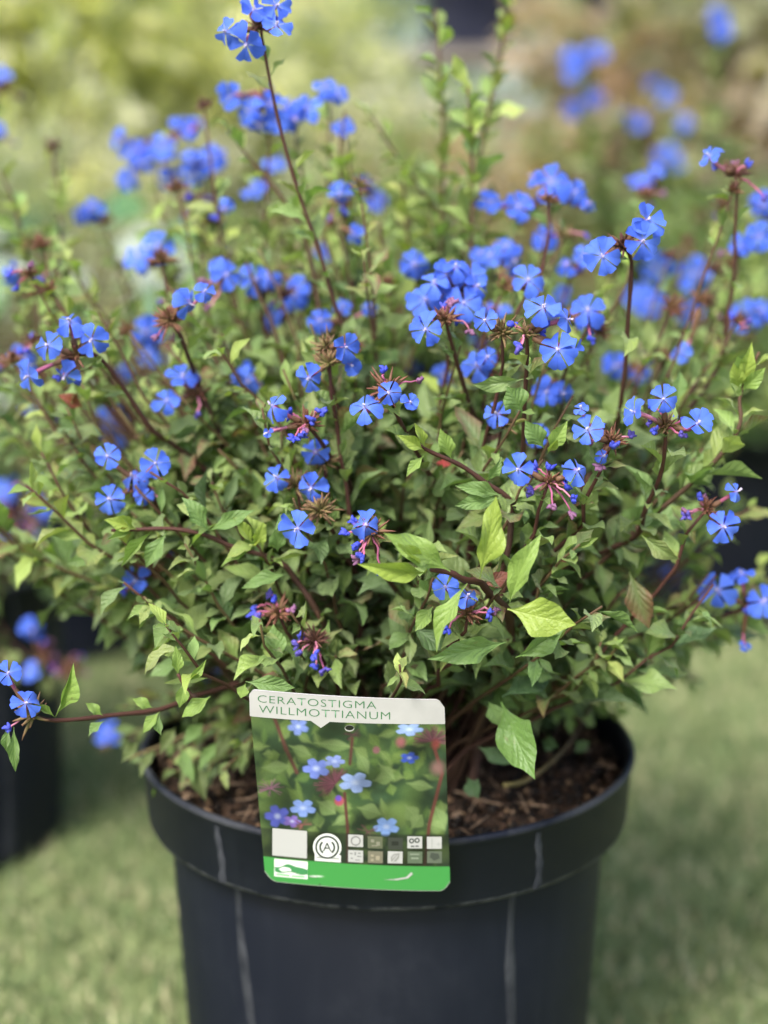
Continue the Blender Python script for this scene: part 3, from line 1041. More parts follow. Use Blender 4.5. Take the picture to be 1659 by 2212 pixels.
leaves = Leaves()
flower_list = []
stems = []
H = [(h[0], h[1], h[2] if h[2] < -.02 else h[2] * 1.5 + .04, *h[3:]) for h in H]
for (hu, hv, hy, st, nw, sp_, fl) in H:
    hp = at(hu, hv, hy)
    a0 = math.atan2(hp[0], hp[1]) + random.uniform(-.5, .5)
    base = ROOT + np.array([math.sin(a0) * random.uniform(.005, .05), math.cos(a0) * random.uniform(.005, .05), -.004])
    outw = np.array([hp[0] - base[0], hp[1] - base[1], 0])
    outw = outw / max(np.linalg.norm(outw), .05)
    if sp_:
        pts = [hp]
        m = len(sp_)
        for i, (u, v) in enumerate(sp_):
            f = (i + 1) / (m + 1.5)
            pts.append(at(u, v, hy + (base[1] * .5 + .0 - hy) * f ** 1.6))
        last = pts[-1]
        mid = (last + base) / 2 + np.array([0, 0, .01])
        P = spline([base, mid] + pts[::-1], 26)
    else:
        P = grow(base, hp, outw, 16, .45 if hv > 500 else .15)
    tall = hv < 420
    thick = (.0014 if tall else .0017) if hy < -.03 else .0014
    stem_obj(shrub, ROOT, P, thick * 1.25, thick * .55)
    if hu == 72:
        leaves_on(leaves, P, .12, .016, .02, .032, .3)
        k = [i for i in range(len(leaves.p)) if proj(leaves.p[i])[0] > 560 or leaves.p[i][1] > -.05]
        # the outer half of this shoot carries the leaves listed further down
        keep_leaves(leaves, [(i in set(k)) or proj(leaves.p[i])[1] < 1400 for i in range(len(leaves.p))])
    elif tall:
        leaves_on(leaves, P, .25, .0115, .019, .036, .95)
    else:
        leaves_on(leaves, P, .22, .0125, .021, .036, .5)
    ax = nrm(P[-1] - P[-3])
    add_head(shrub, ROOT, hp, nrm(ax + np.array([0, -.35, .1])), st, random.uniform(.0085, .0115) if hv > 600 else random.uniform(.008, .010), nw)
    for (fu, fv, dia, side) in fl:
        fp = at(fu, fv, hy - random.uniform(.006, .016))
        d = proj(fp)[2]
        o = fp - hp
        o = o / max(np.linalg.norm(o), 1e-4)
        toward = nrm(CAM - fp)
        f = toward * (1.0 if side != 1 else .5) + o * (.35 if side == 0 else (.05 if side == 2 else .95)) + np.array([0, 0, .22 if side != 2 else .05]) + rng.normal(0, .34 if side != 2 else .05, 3)
        flower_list.append((hp, fp, dia * d / F * (1.0 if side != 1 else 1.08), f, dia, fu, fv, d))

# the 60 flowers that show sharpest get petals of their own
rank = sorted(range(len(flower_list)), key=lambda i: abs(flower_list[i][1][1] + .14) - flower_list[i][4] * .0004)
split = set(rank[:58])
for i, (hp, fp, s, f, *_r) in enumerate(flower_list):
    add_flower(shrub, ROOT, hp, fp, s, f, i in split)

# leafy shoots that fill the dome
made = 0
while made < 270:
    az = random.uniform(0, 6.283)
    el = math.asin(random.uniform(.04, 1.0))
    fr = random.uniform(.60, 1.0)
    rx, ry = .285, (.20 if math.cos(az) < 0 else .25)
    end = np.array([rx * math.sin(az) * math.cos(el) ** .8 * fr, ry * math.cos(az) * math.cos(el) * fr, .02 + .285 * math.sin(el) * fr]) + ROOT
    eu, ev, ed = proj(end)
    if (ev > 1330 and not 330 < eu < 1430) or ev > 1450 or (ev > 1250 and not 150 < eu < 1600):
        continue
    made += 1
    a0 = az + random.uniform(-.6, .6)
    base = ROOT + np.array([math.sin(a0) * random.uniform(.0, .06), math.cos(a0) * random.uniform(.0, .06), -.004])
    outw = nrm(np.array([end[0] - base[0], end[1] - base[1], 1e-4]))
    P = grow(base, end, outw, 13, random.uniform(.4, 1.1))
    stem_obj(shrub, ROOT, P, .0016, .0007, random.uniform(0, .5))
    leaves_on(leaves, P, .25, .0115, .018, .038, random.choice([.2, .4, .7]), .3)

# fine twigs with small leaves and spent heads through the upper half
for k in range(120):
    uu, vv_ = random.uniform(20, 1650), random.uniform(400, 860)
    if vv_ < 520 and uu < 120:
        continue
    yy = random.uniform(-.04, .24)
    hp = at(uu, vv_, yy)
    outw = np.array([hp[0] - ROOT[0], hp[1] - ROOT[1], 0])
    outw = outw / max(np.linalg.norm(outw), .05)
    base = ROOT + outw * random.uniform(.0, .05) + np.array([0, 0, -.004])
    P = grow(base, hp, outw, 16, random.uniform(.1, .6))
    stem_obj(shrub, ROOT, P, .0017, .0007, random.uniform(0, .3))
    leaves_on(leaves, P, .38, .0135, .014, .028, random.choice([.5, .8]))
    q = random.random()
    if q < .8:
        add_head(shrub, ROOT, hp, nrm(P[-1] - P[-3]), random.choice('rrbg'), random.uniform(.007, .010), random.choice((0, 0, 2, 3)))
        if q < .20:
            for _ in range(random.choice((1, 1, 2, 3))):
                fp = hp + rng.normal(0, .006, 3) + np.array([0, -.006, .004])
                s_ = random.uniform(.013, .018)
                pu, pv, pd = proj(fp)
                flower_list.append((hp, fp, s_, nrm(CAM - fp) + rng.normal(0, .5, 3) + np.array([0, 0, .2]), s_ * F / pd * .5, pu, pv, pd))
                add_flower(shrub, ROOT, hp, fp, s_, flower_list[-1][3], False)

# low shoots that hang over the rim
for uu, vv_, yy in ((250, 1600, .02), (300, 1650, -.03), (350, 1690, -.06), (415, 1700, -.07), (480, 1665, -.085), (330, 1575, .03), (400, 1605, -.04), (265, 1530, .0), (520, 1610, -.09),
                    (360, 1500, -.02), (450, 1540, -.05), (300, 1450, .02), (1335, 1545, .03), (1405, 1495, .05), (1260, 1560, -.02), (1460, 1440, .04), (1510, 1470, .08)):
    hp = at(uu, vv_, yy)
    outw = np.array([hp[0] - ROOT[0], hp[1] - ROOT[1], 0])
    outw = outw / max(np.linalg.norm(outw), .05)
    base = ROOT + outw * random.uniform(.02, .05) + np.array([0, 0, -.004])
    top = (base + hp) / 2 + np.array([0, 0, .045])
    P = bez(base, base + np.array([0, 0, .05]), top, hp, 14)
    stem_obj(shrub, ROOT, P, .0015, .0007, random.uniform(.2, .7))
    n0 = len(leaves.p)
    leaves_on(leaves, P, .35, .012, .014, .026, random.choice([.2, .5]), .2)
    for i in range(n0, len(leaves.p)):
        if leaves.p[i][2] > RIM - .005 or math.hypot(leaves.p[i][0], leaves.p[i][1]) > .145:
            leaves.hero[i] = .001

# tall thin leafy sprigs above the dome
for pts, yy in (([(940, 20), (950, 130), (958, 300), (955, 470), (945, 640)], .09), ([(1010, 190), (1018, 300), (1020, 430), (1018, 560), (1010, 700)], .03),
                ([(1100, 20), (1080, 120), (1052, 260), (1030, 380)], .12), ([(800, 250), (860, 340), (910, 410), (940, 520)], .10),
                ([(745, 240), (735, 330), (740, 430), (760, 560)], .07), ([(480, 260), (540, 345), (610, 430), (670, 560)], .02),
                ([(0, 370), (35, 450), (60, 560), (130, 680)], .10), ([(150, 560), (190, 640), (250, 720)], .05), ([(330, 480), (350, 560), (400, 680)], .12),
                ([(820, 480), (830, 560), (850, 660)], .05), ([(690, 470), (715, 560), (740, 640)], .06), ([(1640, 760), (1600, 850), (1560, 980)], -.10),
                ([(600, 500), (640, 580), (690, 680)], .08), ([(430, 480), (470, 570), (530, 690)], .10), ([(530, 560), (560, 640), (600, 740)], .0), ([(870, 390), (880, 500), (890, 620)], .08)):
    P3 = [at(u, v, yy) for u, v in pts]
    base = ROOT + np.array([P3[-1][0] * .15, P3[-1][1] * .2, -.004])
    P = spline([base, (base + P3[-1]) / 2 + np.array([0, 0, .02])] + P3[::-1], 26)
    stem_obj(shrub, ROOT, P, .0019, .0008, .2)
    leaves_on(leaves, P, .3, .012, .022, .038, .9)

# ------------------------------------------------------------------ leaves set out one by one
LIME, LIME2, MID, DARK, OLIVE, RED = (.27, .36, .06), (.22, .33, .07), (.15, .25, .07), (.06, .12, .045), (.12, .16, .05), (.20, .075, .045)


def hero(bu, bv, tu, tv, w, yb, yt, c, k, roll=0.0, tinge=0.0, over=1.0):
    """leaf from base to tip; w = width in picture units; roll turns the blade about its length"""
    b, t_ = at(bu, bv, yb), at(tu, tv, yt)
    d = t_ - b
    L = np.linalg.norm(d)
    tw = nrm(CAM - (b + t_) / 2)
    y = nrm(d)
    z = nrm(tw - y * np.dot(tw, y))
    x = np.cross(y, z)
    z2 = z * math.cos(roll) + x * math.sin(roll)
    dep = proj((b + t_) / 2)[2]
    half = LEAF_PARAM[k][0]
    wm = w * dep / F
    leaves.add(b, frame(y, z2), L * over, wm / (2 * half * L * over) / max(math.cos(roll), .35), k, (*c, tinge), True)


HY = -.172
front = [(930, 1230), (973, 1237), (1003, 1253), (1036, 1257), (1056, 1280), (1091, 1313), (1101, 1340), (1101, 1413), (1074, 1460), (1040, 1540)]
P3 = [at(u, v, HY + .004 * i * (1 + .25 * i)) for i, (u, v) in enumerate(front)]
base = at(1015, 1640, -.055)
base[2] = ROOT[2] - .004
stem_obj(shrub, ROOT, spline([base] + P3[::-1], 40), .0036, .0013)
hero(1096, 1315, 1242, 1352, 88, HY, HY - .012, LIME, 0, .15)
hero(1101, 1303, 1142, 1160, 50, HY, HY - .012, LIME2, 1, -.45)
hero(1036, 1250, 1079, 1078, 50, HY, HY - .006, LIME, 2, .55)
hero(973, 1234, 845, 1155, 66, HY, HY - .018, LIME2, 6, .1)
hero(930, 1227, 829, 1180, 30, HY, HY - .024, LIME, 3, .6)
hero(920, 1237, 792, 1230, 48, HY, HY - .02, LIME, 5, -.2)
hero(1010, 1260, 914, 1393, 44, HY - .003, HY - .02, LIME2, 1, .5)
hero(935, 1310, 897, 1360, 34, HY + .01, HY + .0, LIME2, 2, .3)
hero(1093, 1387, 942, 1424, 58, HY + .015, HY - .01, MID, 0, -.1)
hero(1113, 1420, 1227, 1364, 42, HY + .02, HY + .01, MID, 5, .45)
hero(1043, 1267, 1103, 1237, 34, HY + .03, HY + .03, RED, 2, .2, .6)
hero(1085, 1505, 1208, 1430, 72, -.12, -.10, DARK, 0, .0)
hero(1083, 1517, 1146, 1672, 90, -.13, -.165, (.12, .22, .05), 6, .05)
hero(1030, 1612, 1116, 1652, 34, -.09, -.10, DARK, 0, .2)
hero(1055, 1515, 1082, 1566, 40, -.12, -.13, MID, 1, -.2)
hero(1170, 1600, 1200, 1612, 34, -.05, -.06, DARK, 6)
hero(1245, 1600, 1268, 1626, 40, -.03, -.03, (.10, .17, .06), 6)
hero(1010, 1680, 1030, 1718, 40, -.10, -.115, DARK, 6)
# long shoot on the left
LY = -.12
P3 = [at(u, v, LY + .003 * i) for i, (u, v) in enumerate([(240, 1146), (295, 1144), (370, 1142), (440, 1155), (500, 1180), (575, 1202), (615, 1222), (637, 1250), (690, 1330)])]
stem_obj(shrub, ROOT, spline([ROOT + np.array([-.03, -.02, -.004]), (ROOT + P3[-1]) / 2] + P3[::-1], 34), .0021, .0009)
for a in ((295, 1144, 230, 1120, 34, LIME, 5, .2), (290, 1142, 254, 1112, 18, LIME, 3, .5), (290, 1150, 232, 1164, 13, LIME2, 7, .6), (330, 1146, 260, 1222, 18, LIME2, 7, .5),
          (545, 1175, 511, 1116, 25, LIME, 5, .3), (550, 1182, 570, 1136, 30, LIME, 0, .3), (600, 1192, 596, 1150, 40, MID, 6, 0), (545, 1187, 471, 1213, 20, LIME2, 1, .4),
          (450, 1147, 541, 1101, 36, MID, 0, -.2), (450, 1147, 405, 1075, 44, MID, 1, .2), (360, 1150, 305, 1230, 40, MID, 1, .1), (620, 1240, 520, 1262, 30, MID, 0, .5)):
    hero(*a[:5], LY, LY - .008, *a[5:])
# low shoot that leaves the frame at the left edge
BY = -.16
for a in ((222, 1546, 188, 1518, 24, LIME2, 6, .2), (226, 1557, 181, 1585, 22, MID, 1, .5), (330, 1529, 289, 1509, 26, LIME2, 6, .1), (345, 1537, 304, 1583, 24, LIME2, 0, .4),
          (345, 1542, 341, 1592, 20, MID, 5, .5), (120, 1547, 163, 1438, 22, LIME2, 7, .7), (30, 1570, 30, 1674, 26, MID, 0, .2), (20, 1566, 8, 1630, 20, MID, 5, .3),
          (384, 1460, 382, 1400, 26, LIME2, 0, .2), (400, 1471, 388, 1532, 30, LIME2, 0, -.1), (455, 1504, 388, 1548, 38, LIME2, 6, .2), (530, 1472, 636, 1487, 44, MID, 0, .1),
          (530, 1477, 519, 1508, 28, LIME2, 6, .0), (405, 1472, 446, 1434, 18, LIME2, 5, .4), (120, 1550, 70, 1520, 12, LIME2, 7, .5)):
    hero(*a[:5], BY, BY - .004, *a[5:])
for pts in ([(384, 1455), (395, 1475), (412, 1500), (425, 1504)],):
    stem_obj(shrub, ROOT, spline([at(u, v, BY) for u, v in pts][::-1], 8), .0012, .0008)
# shoot at the middle right, leaves by the tall stem, right-hand leaves
MY = -.14
P3 = [at(u, v, MY + .004 * i) for i, (u, v) in enumerate([(905, 962), (930, 976), (995, 1005), (1045, 1040), (1102, 1080), (1105, 1120), (1078, 1250)])]
stem_obj(shrub, ROOT, spline([ROOT + np.array([.02, -.03, -.004]), (ROOT + P3[-1]) / 2] + P3[::-1], 30), .0022, .0009)
for a in ((915, 972, 866, 941, 30, LIME, 5, .2), (918, 966, 903, 918, 20, LIME, 0, .5), (975, 992, 954, 932, 36, LIME2, 0, .1), (915, 985, 877, 1022, 24, LIME2, 1, .2),
          (1052, 1040, 1085, 1000, 24, MID, 1, .3), (1131, 818, 1016, 843, 38, (.18, .26, .09), 4, -.1), (1128, 890, 1100, 840, 64, MID, 6, .0), (1175, 968, 1139, 914, 48, MID, 0, .1),
          (1186, 973, 1223, 916, 38, LIME2, 5, .1), (1182, 980, 1205, 940, 20, LIME, 3, .4), (1085, 1075, 985, 1090, 40, MID, 2, .3), (1085, 1070, 990, 1045, 34, MID, 0, .3)):
    hero(*a[:5], MY, MY - .008, *a[5:])
hero(1360, 1235, 1402, 1362, 60, -.11, -.12, OLIVE, 0, .1, .7)
hero(1385, 1155, 1466, 1220, 40, -.125, -.135, (.19, .26, .08), 1, .2, .2)
hero(1040, 1000, 1080, 935, 46, -.06, -.06, (.13, .10, .06), 0, .2, .8)
hero(180, 880, 135, 852, 34, -.06, -.07, (.26, .07, .03), 1, .2, .8)
hero(957, 1012, 958, 992, 34, -.08, -.08, (.5, .06, .06), 6, .0, .6)
hero(1214, 1232, 1217, 1205, 22, -.09, -.09, (.42, .09, .05), 6, .2, .6)
hero(1600, 838, 1627, 748, 34, -.10, -.11, LIME, 5, .2)
hero(1596, 840, 1588, 792, 34, -.10, -.11, LIME, 0, .2)
hero(1600, 845, 1652, 800, 34, -.10, -.11, LIME2, 0, .3)
hero(1460, 870, 1475, 800, 30, -.07, -.07, MID, 5, .3)
# low leaves over the left of the compost
for a in ((300, 1600, 265, 1640, 26, OLIVE, 0, .2), (330, 1620, 300, 1668, 24, OLIVE, 1, .3), (390, 1610, 415, 1690, 30, MID, 0, .2), (420, 1640, 440, 1730, 36, OLIVE, 5, .2),
          (470, 1600, 430, 1655, 30, MID, 1, .1), (380, 1570, 345, 1620, 28, OLIVE, 5, .3), (500, 1570, 470, 1630, 32, OLIVE, 0, .2), (440, 1560, 400, 1600, 34, MID, 1, .1), (535, 1600, 520, 1670, 30, OLIVE, 0, .3)):
    hero(*a[:5], -.07, -.085, *a[5:])
P3 = [at(u, v, y) for u, v, y in ((275, 1640, -.05), (350, 1610, -.045), (440, 1575, -.035), (540, 1555, -.02))]
stem_obj(shrub, ROOT, spline([ROOT + np.array([-.02, -.01, -.004])] + P3[::-1], 16), .0016, .0009, .6)
P3 = [at(u, v, y) for u, v, y in ((1277, 1525, .0), (1240, 1590, -.02), (1195, 1642, -.05), (1137, 1686, -.075), (1088, 1697, -.085))]
stem_obj(shrub, ROOT, spline(P3, 16), .0012, .0018, .7)

# ------------------------------------------------------------------ thin out leaves that would hide flowers, label or compost
P = np.array(leaves.p)
Cn = np.array([p + R[:, 1] * l * .55 for p, R, l in zip(leaves.p, leaves.R, leaves.l)])
u, v, d = proj(Cn)
tu, tv, td = proj(np.array([p + R[:, 1] * l for p, R, l in zip(leaves.p, leaves.R, leaves.l)]))
heroes = np.array(leaves.hero) > 0
drop = np.zeros(len(P), bool)
size_px = np.array(leaves.l) * F / d
for (hp, fp, s, f, dia, fu, fv, fd) in flower_list:
    near = d < fd + .004
    hit = (np.hypot(u - fu, v - fv) < dia * .42 + size_px * .30) | (np.hypot(tu - fu, tv - fv) < dia * .5)
    drop |= near & hit
for h in H:
    hp = at(h[0], h[1], h[2])
    hd = proj(hp)[2]
    hit = (np.hypot(u - h[0], v - h[1]) < 26 + size_px * .25) | (np.hypot(tu - h[0], tv - h[1]) < 30)
    drop |= (d < hd) & hit
vm = np.maximum(v, tv)
drop |= (vm > 1485) & (u > 500) & (u < 1010) & (d < .80)
drop |= (vm > 1560) & (Cn[:, 1] < .02)
drop |= (vm > 1520) & (u > 1000) & (Cn[:, 1] < -.03)
drop |= (Cn[:, 2] < RIM - .012)
drop |= (vm > 1420) & ((u < 300) | (u > 1480))
drop |= (vm > 1340) & (u < 240)
drop |= (np.hypot(u - 1060, v - 1260) < 190) & (d < .66)
drop |= d < .585
drop &= ~heroes
keep_leaves(leaves, ~drop)
build_leaves(leaves, shrub, ROOT, 300)
print('main leaves', len(leaves.p), 'flowers', len(flower_list))

# ------------------------------------------------------------------ plant label
KX, KY = 560 * .864, 1680 * .864
KS = 640 / 1659 * .864


def k2d(x, y):
    return KX + x * KS, KY + y * KS


CR = np.array([(158, 112), (1428, 180), (1467, 1420), (270, 1352)], float)       # corners in close-up units
c3 = [at(*k2d(*CR[0]), -.168), at(*k2d(*CR[1]), -.166), at(*k2d(*CR[2]), -.147), at(*k2d(*CR[3]), -.147)]
lab_n = nrm(np.cross(c3[1] - c3[0], c3[0] - c3[3]))
if np.dot(lab_n, CAM - c3[0]) < 0:
    lab_n = -lab_n


def st_of(x, y):
    s, t = .5, .5
    q = np.array([x, y], float)
    for _ in range(12):
        e = (1 - s) * (1 - t) * CR[0] + s * (1 - t) * CR[1] + s * t * CR[2] + (1 - s) * t * CR[3] - q
        ds = (1 - t) * (CR[1] - CR[0]) + t * (CR[2] - CR[3])
        dt = (1 - s) * (CR[3] - CR[0]) + s * (CR[2] - CR[1])
        J = np.stack([ds, dt], 1)
        s, t = np.array([s, t]) - np.linalg.solve(J, e)
    return s, t


def lab(s, t, off=0.0):
    p = (1 - s) * (1 - t) * c3[0] + s * (1 - t) * c3[1] + s * t * c3[2] + (1 - s) * t * c3[3]
    return p + lab_n * (off - .0035 * 4 * s * (1 - s) * -1.0 * .6)


LROOT = lab(.5, 1)
label_o = link('plant_label', None, loc=LROOT)
tag(label_o, 'printed plastic plant label with white title band and green strip on the large pot', 'plant label')


def lab_mesh(name, polys, off, c, mat=PRINT, parent=None, thick=0.0):
    """flat printed pieces in close-up units laid on the card"""
    b = Bag()
    for poly in polys:
        V = [lab(*st_of(x, y), off) - LROOT for x, y in poly]
        b.add(V, [tuple(range(len(V)))], (*c, 1))
    return link(name, b.build(name, [mat], False), parent or label_o)


# card outline with rounded corners, cut into columns so that it follows the bend
NS = 40
top_cut = lambda s: .035 * max(0, 1 - s / .035) ** 2 + .045 * max(0, 1 - (1 - s) / .045) ** 2
bot_cut = lambda s: .05 * max(0, 1 - s / .06) ** 2 + .05 * max(0, 1 - (1 - s) / .06) ** 2
V, Fc = [], []
ss = np.r_[np.linspace(0, .06, 7)[:-1], np.linspace(.06, .94, 28), np.linspace(.94, 1, 7)[1:]]
for s in ss:
    for t_, off in ((top_cut(s), 0), (1 - bot_cut(s), 0), (1 - bot_cut(s), -.0006), (top_cut(s), -.0006)):
        V.append(lab(s, t_, off) - LROOT)
n = len(ss)
for i in range(n - 1):
    for j in range(4):
        Fc.append((i * 4 + j, i * 4 + (j + 1) % 4, i * 4 + 4 + (j + 1) % 4, i * 4 + 4 + j))
Fc += [(0, 1, 2, 3), tuple((n - 1) * 4 + k for k in (3, 2, 1, 0))]
link('card', mesh('card', V, Fc, [CARD], False), label_o)

# printed photograph and strip: colours on a fine grid
GW, GH = 250, 262
sg, tg = np.meshgrid(np.linspace(0, 1, GW), np.linspace(.118, 1, GH))
XX = (1 - sg) * (1 - tg) * CR[0, 0] + sg * (1 - tg) * CR[1, 0] + sg * tg * CR[2, 0] + (1 - sg) * tg * CR[3, 0]
YY = (1 - sg) * (1 - tg) * CR[0, 1] + sg * (1 - tg) * CR[1, 1] + sg * tg * CR[2, 1] + (1 - sg) * tg * CR[3, 1]
pr = np.random.default_rng(21)
IMG = np.zeros((GH, GW, 3)) + np.array([.022, .045, .022])


def lay(mask, c):
    global IMG
    IMG = IMG * (1 - mask[..., None]) + np.array(c) * mask[..., None]


def smooth(e0, e1, x):
    t_ = np.clip((x - e0) / (e1 - e0), 0, 1)
    return t_ * t_ * (3 - 2 * t_)


def p_leaf(x, y, L, w, a, c, soft=6, al=1.0):
    dx, dy = XX - x, YY - y
    p = dx * math.cos(a) + dy * math.sin(a)
    q = -dx * math.sin(a) + dy * math.cos(a)
    f = np.clip(p / L, 0, 1)
    ww = w * np.interp(f, LK_T, LK_W)
    m = smooth(soft, -soft, np.abs(q) - ww) * smooth(-soft, soft, p) * smooth(-soft, soft, L - p)
    lay(m * al, c)
    lay(m * al * smooth(-4, 4, q) * .45, np.array(c) * np.array([.45, .55, .4]))
    lay(m * al * smooth(L * .5, 0, p) * .5, np.array(c) * .45)
    lay(m * al * smooth(4, 0, np.abs(q)) * .30, np.array(c) * 1.35)
    lay(m * al * smooth(.75, 1, np.sin((p - np.abs(q)) * 6.283 / 22)) * .18, np.array(c) * .5)


def p_line(pts, w, c, soft=4):
    for (x0, y0), (x1, y1) in zip(pts[:-1], pts[1:]):
        dx, dy = x1 - x0, y1 - y0
        f = np.clip(((XX - x0) * dx + (YY - y0) * dy) / (dx * dx + dy * dy), 0, 1)
        lay(smooth(w + soft, w - soft, np.hypot(XX - x0 - f * dx, YY - y0 - f * dy)), c)


def p_flower(x, y, R, sq, a0, c, soft=5):
    dx, dy = XX - x, (YY - y) / sq
    r, th = np.hypot(dx, dy), np.arctan2(dy, dx)
    lobe = R * (.83 + .17 * np.cos(5 * (th - a0))) * (1 - .06 * np.cos(10 * (th - a0)))
    m = smooth(soft, -soft, r - lobe)
    lay(m, c)
    lay(m * smooth(.55, 1, np.cos(5 * (th - a0) + math.pi)) * smooth(R * .25, R * .6, r) * .45, np.array(c) * .45)
    lay(m * smooth(-R, R, dy) * .35, np.array(c) * .5)
    lay(m * smooth(R * .4, 0, r) * .6, (.62, .70, .88))


def p_spikes(x, y, n_, L, c, up=0.0, spread=3.14):
    for _ in range(n_):
        a = up + pr.uniform(-spread, spread)
        l_ = L * pr.uniform(.6, 1.1)
        cc = np.array(c) * np.array([.62, .8, .8]) * pr.uniform(.4, 1.7)
        p_line([(x, y), (x + l_ * math.cos(a), y + l_ * math.sin(a) * .75)], 1.6, cc, 3)


for _ in range(120):                                              # blurred backdrop
    x, y, R = pr.uniform(150, 1470), pr.uniform(260, 1260), pr.uniform(40, 130)
    c = [(.03, .07, .03), (.10, .17, .05), (.015, .03, .02), (.16, .24, .07), (.05, .10, .05)][pr.integers(5)]
    lay(smooth(R, R * .2, np.hypot((XX - x) * .8, YY - y)) * .6, c)
for _ in range(150):                                               # softly blurred leaves
    p_leaf(pr.uniform(150, 1450), pr.uniform(280, 1200), pr.uniform(60, 150), pr.uniform(16, 40), pr.uniform(0, 6.28),
           np.array([(.20, .30, .08), (.13, .22, .06), (.26, .36, .12), (.08, .14, .05)][pr.integers(4)]) * .8, 14, .6)
for q in ((580, 430, 260, 38, .1), (860, 480, 170, 40, 1.1), (960, 670, 150, 42, -.2), (240, 600, 190, 40, -.1), (600, 800, 150, 55, .6), (860, 840, 170, 52, .3), (1170, 830, 140, 52, .9),
          (1360, 830, 200, 52, 1.2), (1210, 990, 120, 50, -.9), (1000, 560, 150, 34, .8), (420, 450, 160, 36, .4), (1180, 690, 180, 34, .2), (700, 960, 140, 34, -.5), (1310, 960, 130, 44, .3)):
    p_leaf(*q, (.22, .31, .12), 11, .75)
p_line([(330, 290), (400, 470), (470, 620)], 12, (.09, .035, .03), 10)
p_line([(830, 400), (815, 560)], 10, (.09, .03, .03), 8)
p_line([(780, 750), (800, 990), (800, 1230)], 10, (.10, .03, .03))
p_line([(1365, 480), (1412, 640), (1330, 960), (1300, 1230)], 11, (.13, .04, .035))
p_spikes(830, 380, 16, 60, (.12, .04, .05))
p_spikes(1350, 430, 110, 125, (.22, .06, .09), -1.5, 1.9)
lay(smooth(48, 8, np.hypot(XX - 1370, YY - 450)), (.24, .05, .05))
p_flower(1200, 352, 95, .45, .2, (.30, .42, .78))
p_spikes(720, 690, 120, 135, (.20, .05, .08), -2.6, 1.7)
p_flower(596, 592, 92, .75, .5, (.16, .22, .62))
p_flower(715, 545, 70, .6, .1, (.26, .34, .74))
p_flower(848, 680, 112, .62, .15, (.33, .45, .82))
lay(smooth(40, 22, np.hypot(XX - 745, YY - 800)), (.40, .08, .12))
lay(smooth(24, 14, np.hypot(XX - 740, YY - 782)), (.15, .08, .5))
p_flower(510, 850, 88, .7, .3, (.24, .36, .80))
p_flower(345, 910, 85, .9, .6, (.10, .12, .55), 10)
p_flower(440, 940, 60, .7, .1, (.22, .14, .5), 10)
p_flower(1050, 970, 88, .75, .4, (.26, .42, .86))
p_flower(480, 330, 70, .8, .4, (.20, .28, .66), 12)
p_flower(1200, 530, 62, .6, .0, (.05, .10, .55), 12)
lay(smooth(52, 6, np.hypot(XX - 1145, YY - 430)), (.26, .09, .10))
lay(smooth(32, 14, np.hypot(XX - 985, YY - 475)), (.22, .10, .11))
lay(smooth(75, 6, np.hypot(XX - 1385, YY - 600)), (.24, .13, .12))
p_spikes(300, 730, 26, 85, (.35, .12, .2), 0, 3.1)
p_spikes(510, 960, 18, 60, (.25, .07, .07))
p_spikes(930, 1000, 16, 70, (.25, .08, .1))
band = smooth(985, 1000, YY - (XX - 270) * .035) * .72           # dark see-through band under the icons
lay(band, (.012, .016, .014))
lf = sum(pr.normal(0, 1) * np.sin(XX * pr.uniform(.004, .03) + YY * pr.uniform(-.03, .03) + pr.uniform(0, 6.28)) for _ in range(14))
IMG *= .68 * np.clip(1 + .11 * lf, .45, 1.6)[..., None]
IMG[1:-1, 1:-1] = (IMG[1:-1, 1:-1] * 2 + IMG[:-2, 1:-1] + IMG[2:, 1:-1] + IMG[1:-1, :-2] + IMG[1:-1, 2:]) / 6
IMG *= 1 + pr.normal(0, .05, (GH, GW, 1))
strip = smooth(1182, 1190, YY - (XX - 270) * .055)
lay(strip, (.045, .245, .055))
lay(smooth(60, 10, np.abs(XX - 600)) * smooth(8, 2, np.abs(YY - 1305)) * .8, (.7, .78, .7))
lay(smooth(9, 3, np.hypot(XX - 622, (YY - 1360))), (.03, .06, .03))
inside = np.ones((GH, GW), bool)
okc = (tg <= 1 - np.vectorize(bot_cut)(sg) - .002)
sf, tf = sg.reshape(-1, 1), tg.reshape(-1, 1)
PV = (1 - sf) * (1 - tf) * c3[0] + sf * (1 - tf) * c3[1] + sf * tf * c3[2] + (1 - sf) * tf * c3[3] + lab_n * (.00012 + .0084 * sf * (1 - sf)) - LROOT
qi, qj = np.meshgrid(np.arange(GH - 1), np.arange(GW - 1), indexing='ij')
a0 = qi * GW + qj
okq = okc[:-1, :-1] & okc[1:, :-1] & okc[:-1, 1:] & okc[1:, 1:]
QQ = np.stack([a0, a0 + GW, a0 + GW + 1, a0 + 1], -1)[okq]
link('printed_picture', mesh('printed_picture', PV, QQ, [PRINT], True, colr=np.hstack([np.clip(IMG, 0, 1).reshape(-1, 3), np.ones((GW * GH, 1))])), label_o)

# white title band with its pointer
lab_mesh('title_band', [[(x0, yb(x0)), (x1, yb(x1)), (x1, yt(x1)), (x0, yt(x0))] for x0, x1 in zip(np.linspace(182, 1400, 24)[:-1], np.linspace(182, 1400, 24)[1:])
                        for yt, yb in [(lambda x: 114 + (x - 158) * .0535 + 2, lambda x: 277 + (x - 175) * .0405)]]
         + [[(1400, 327), (1433, 328), (1429, 225), (1400, 190)], [(167, 275), (182, 277), (182, 120), (164, 140)], [(555, 288), (627, 336), (690, 293)]], .00022, (.74, .72, .69), CARD)


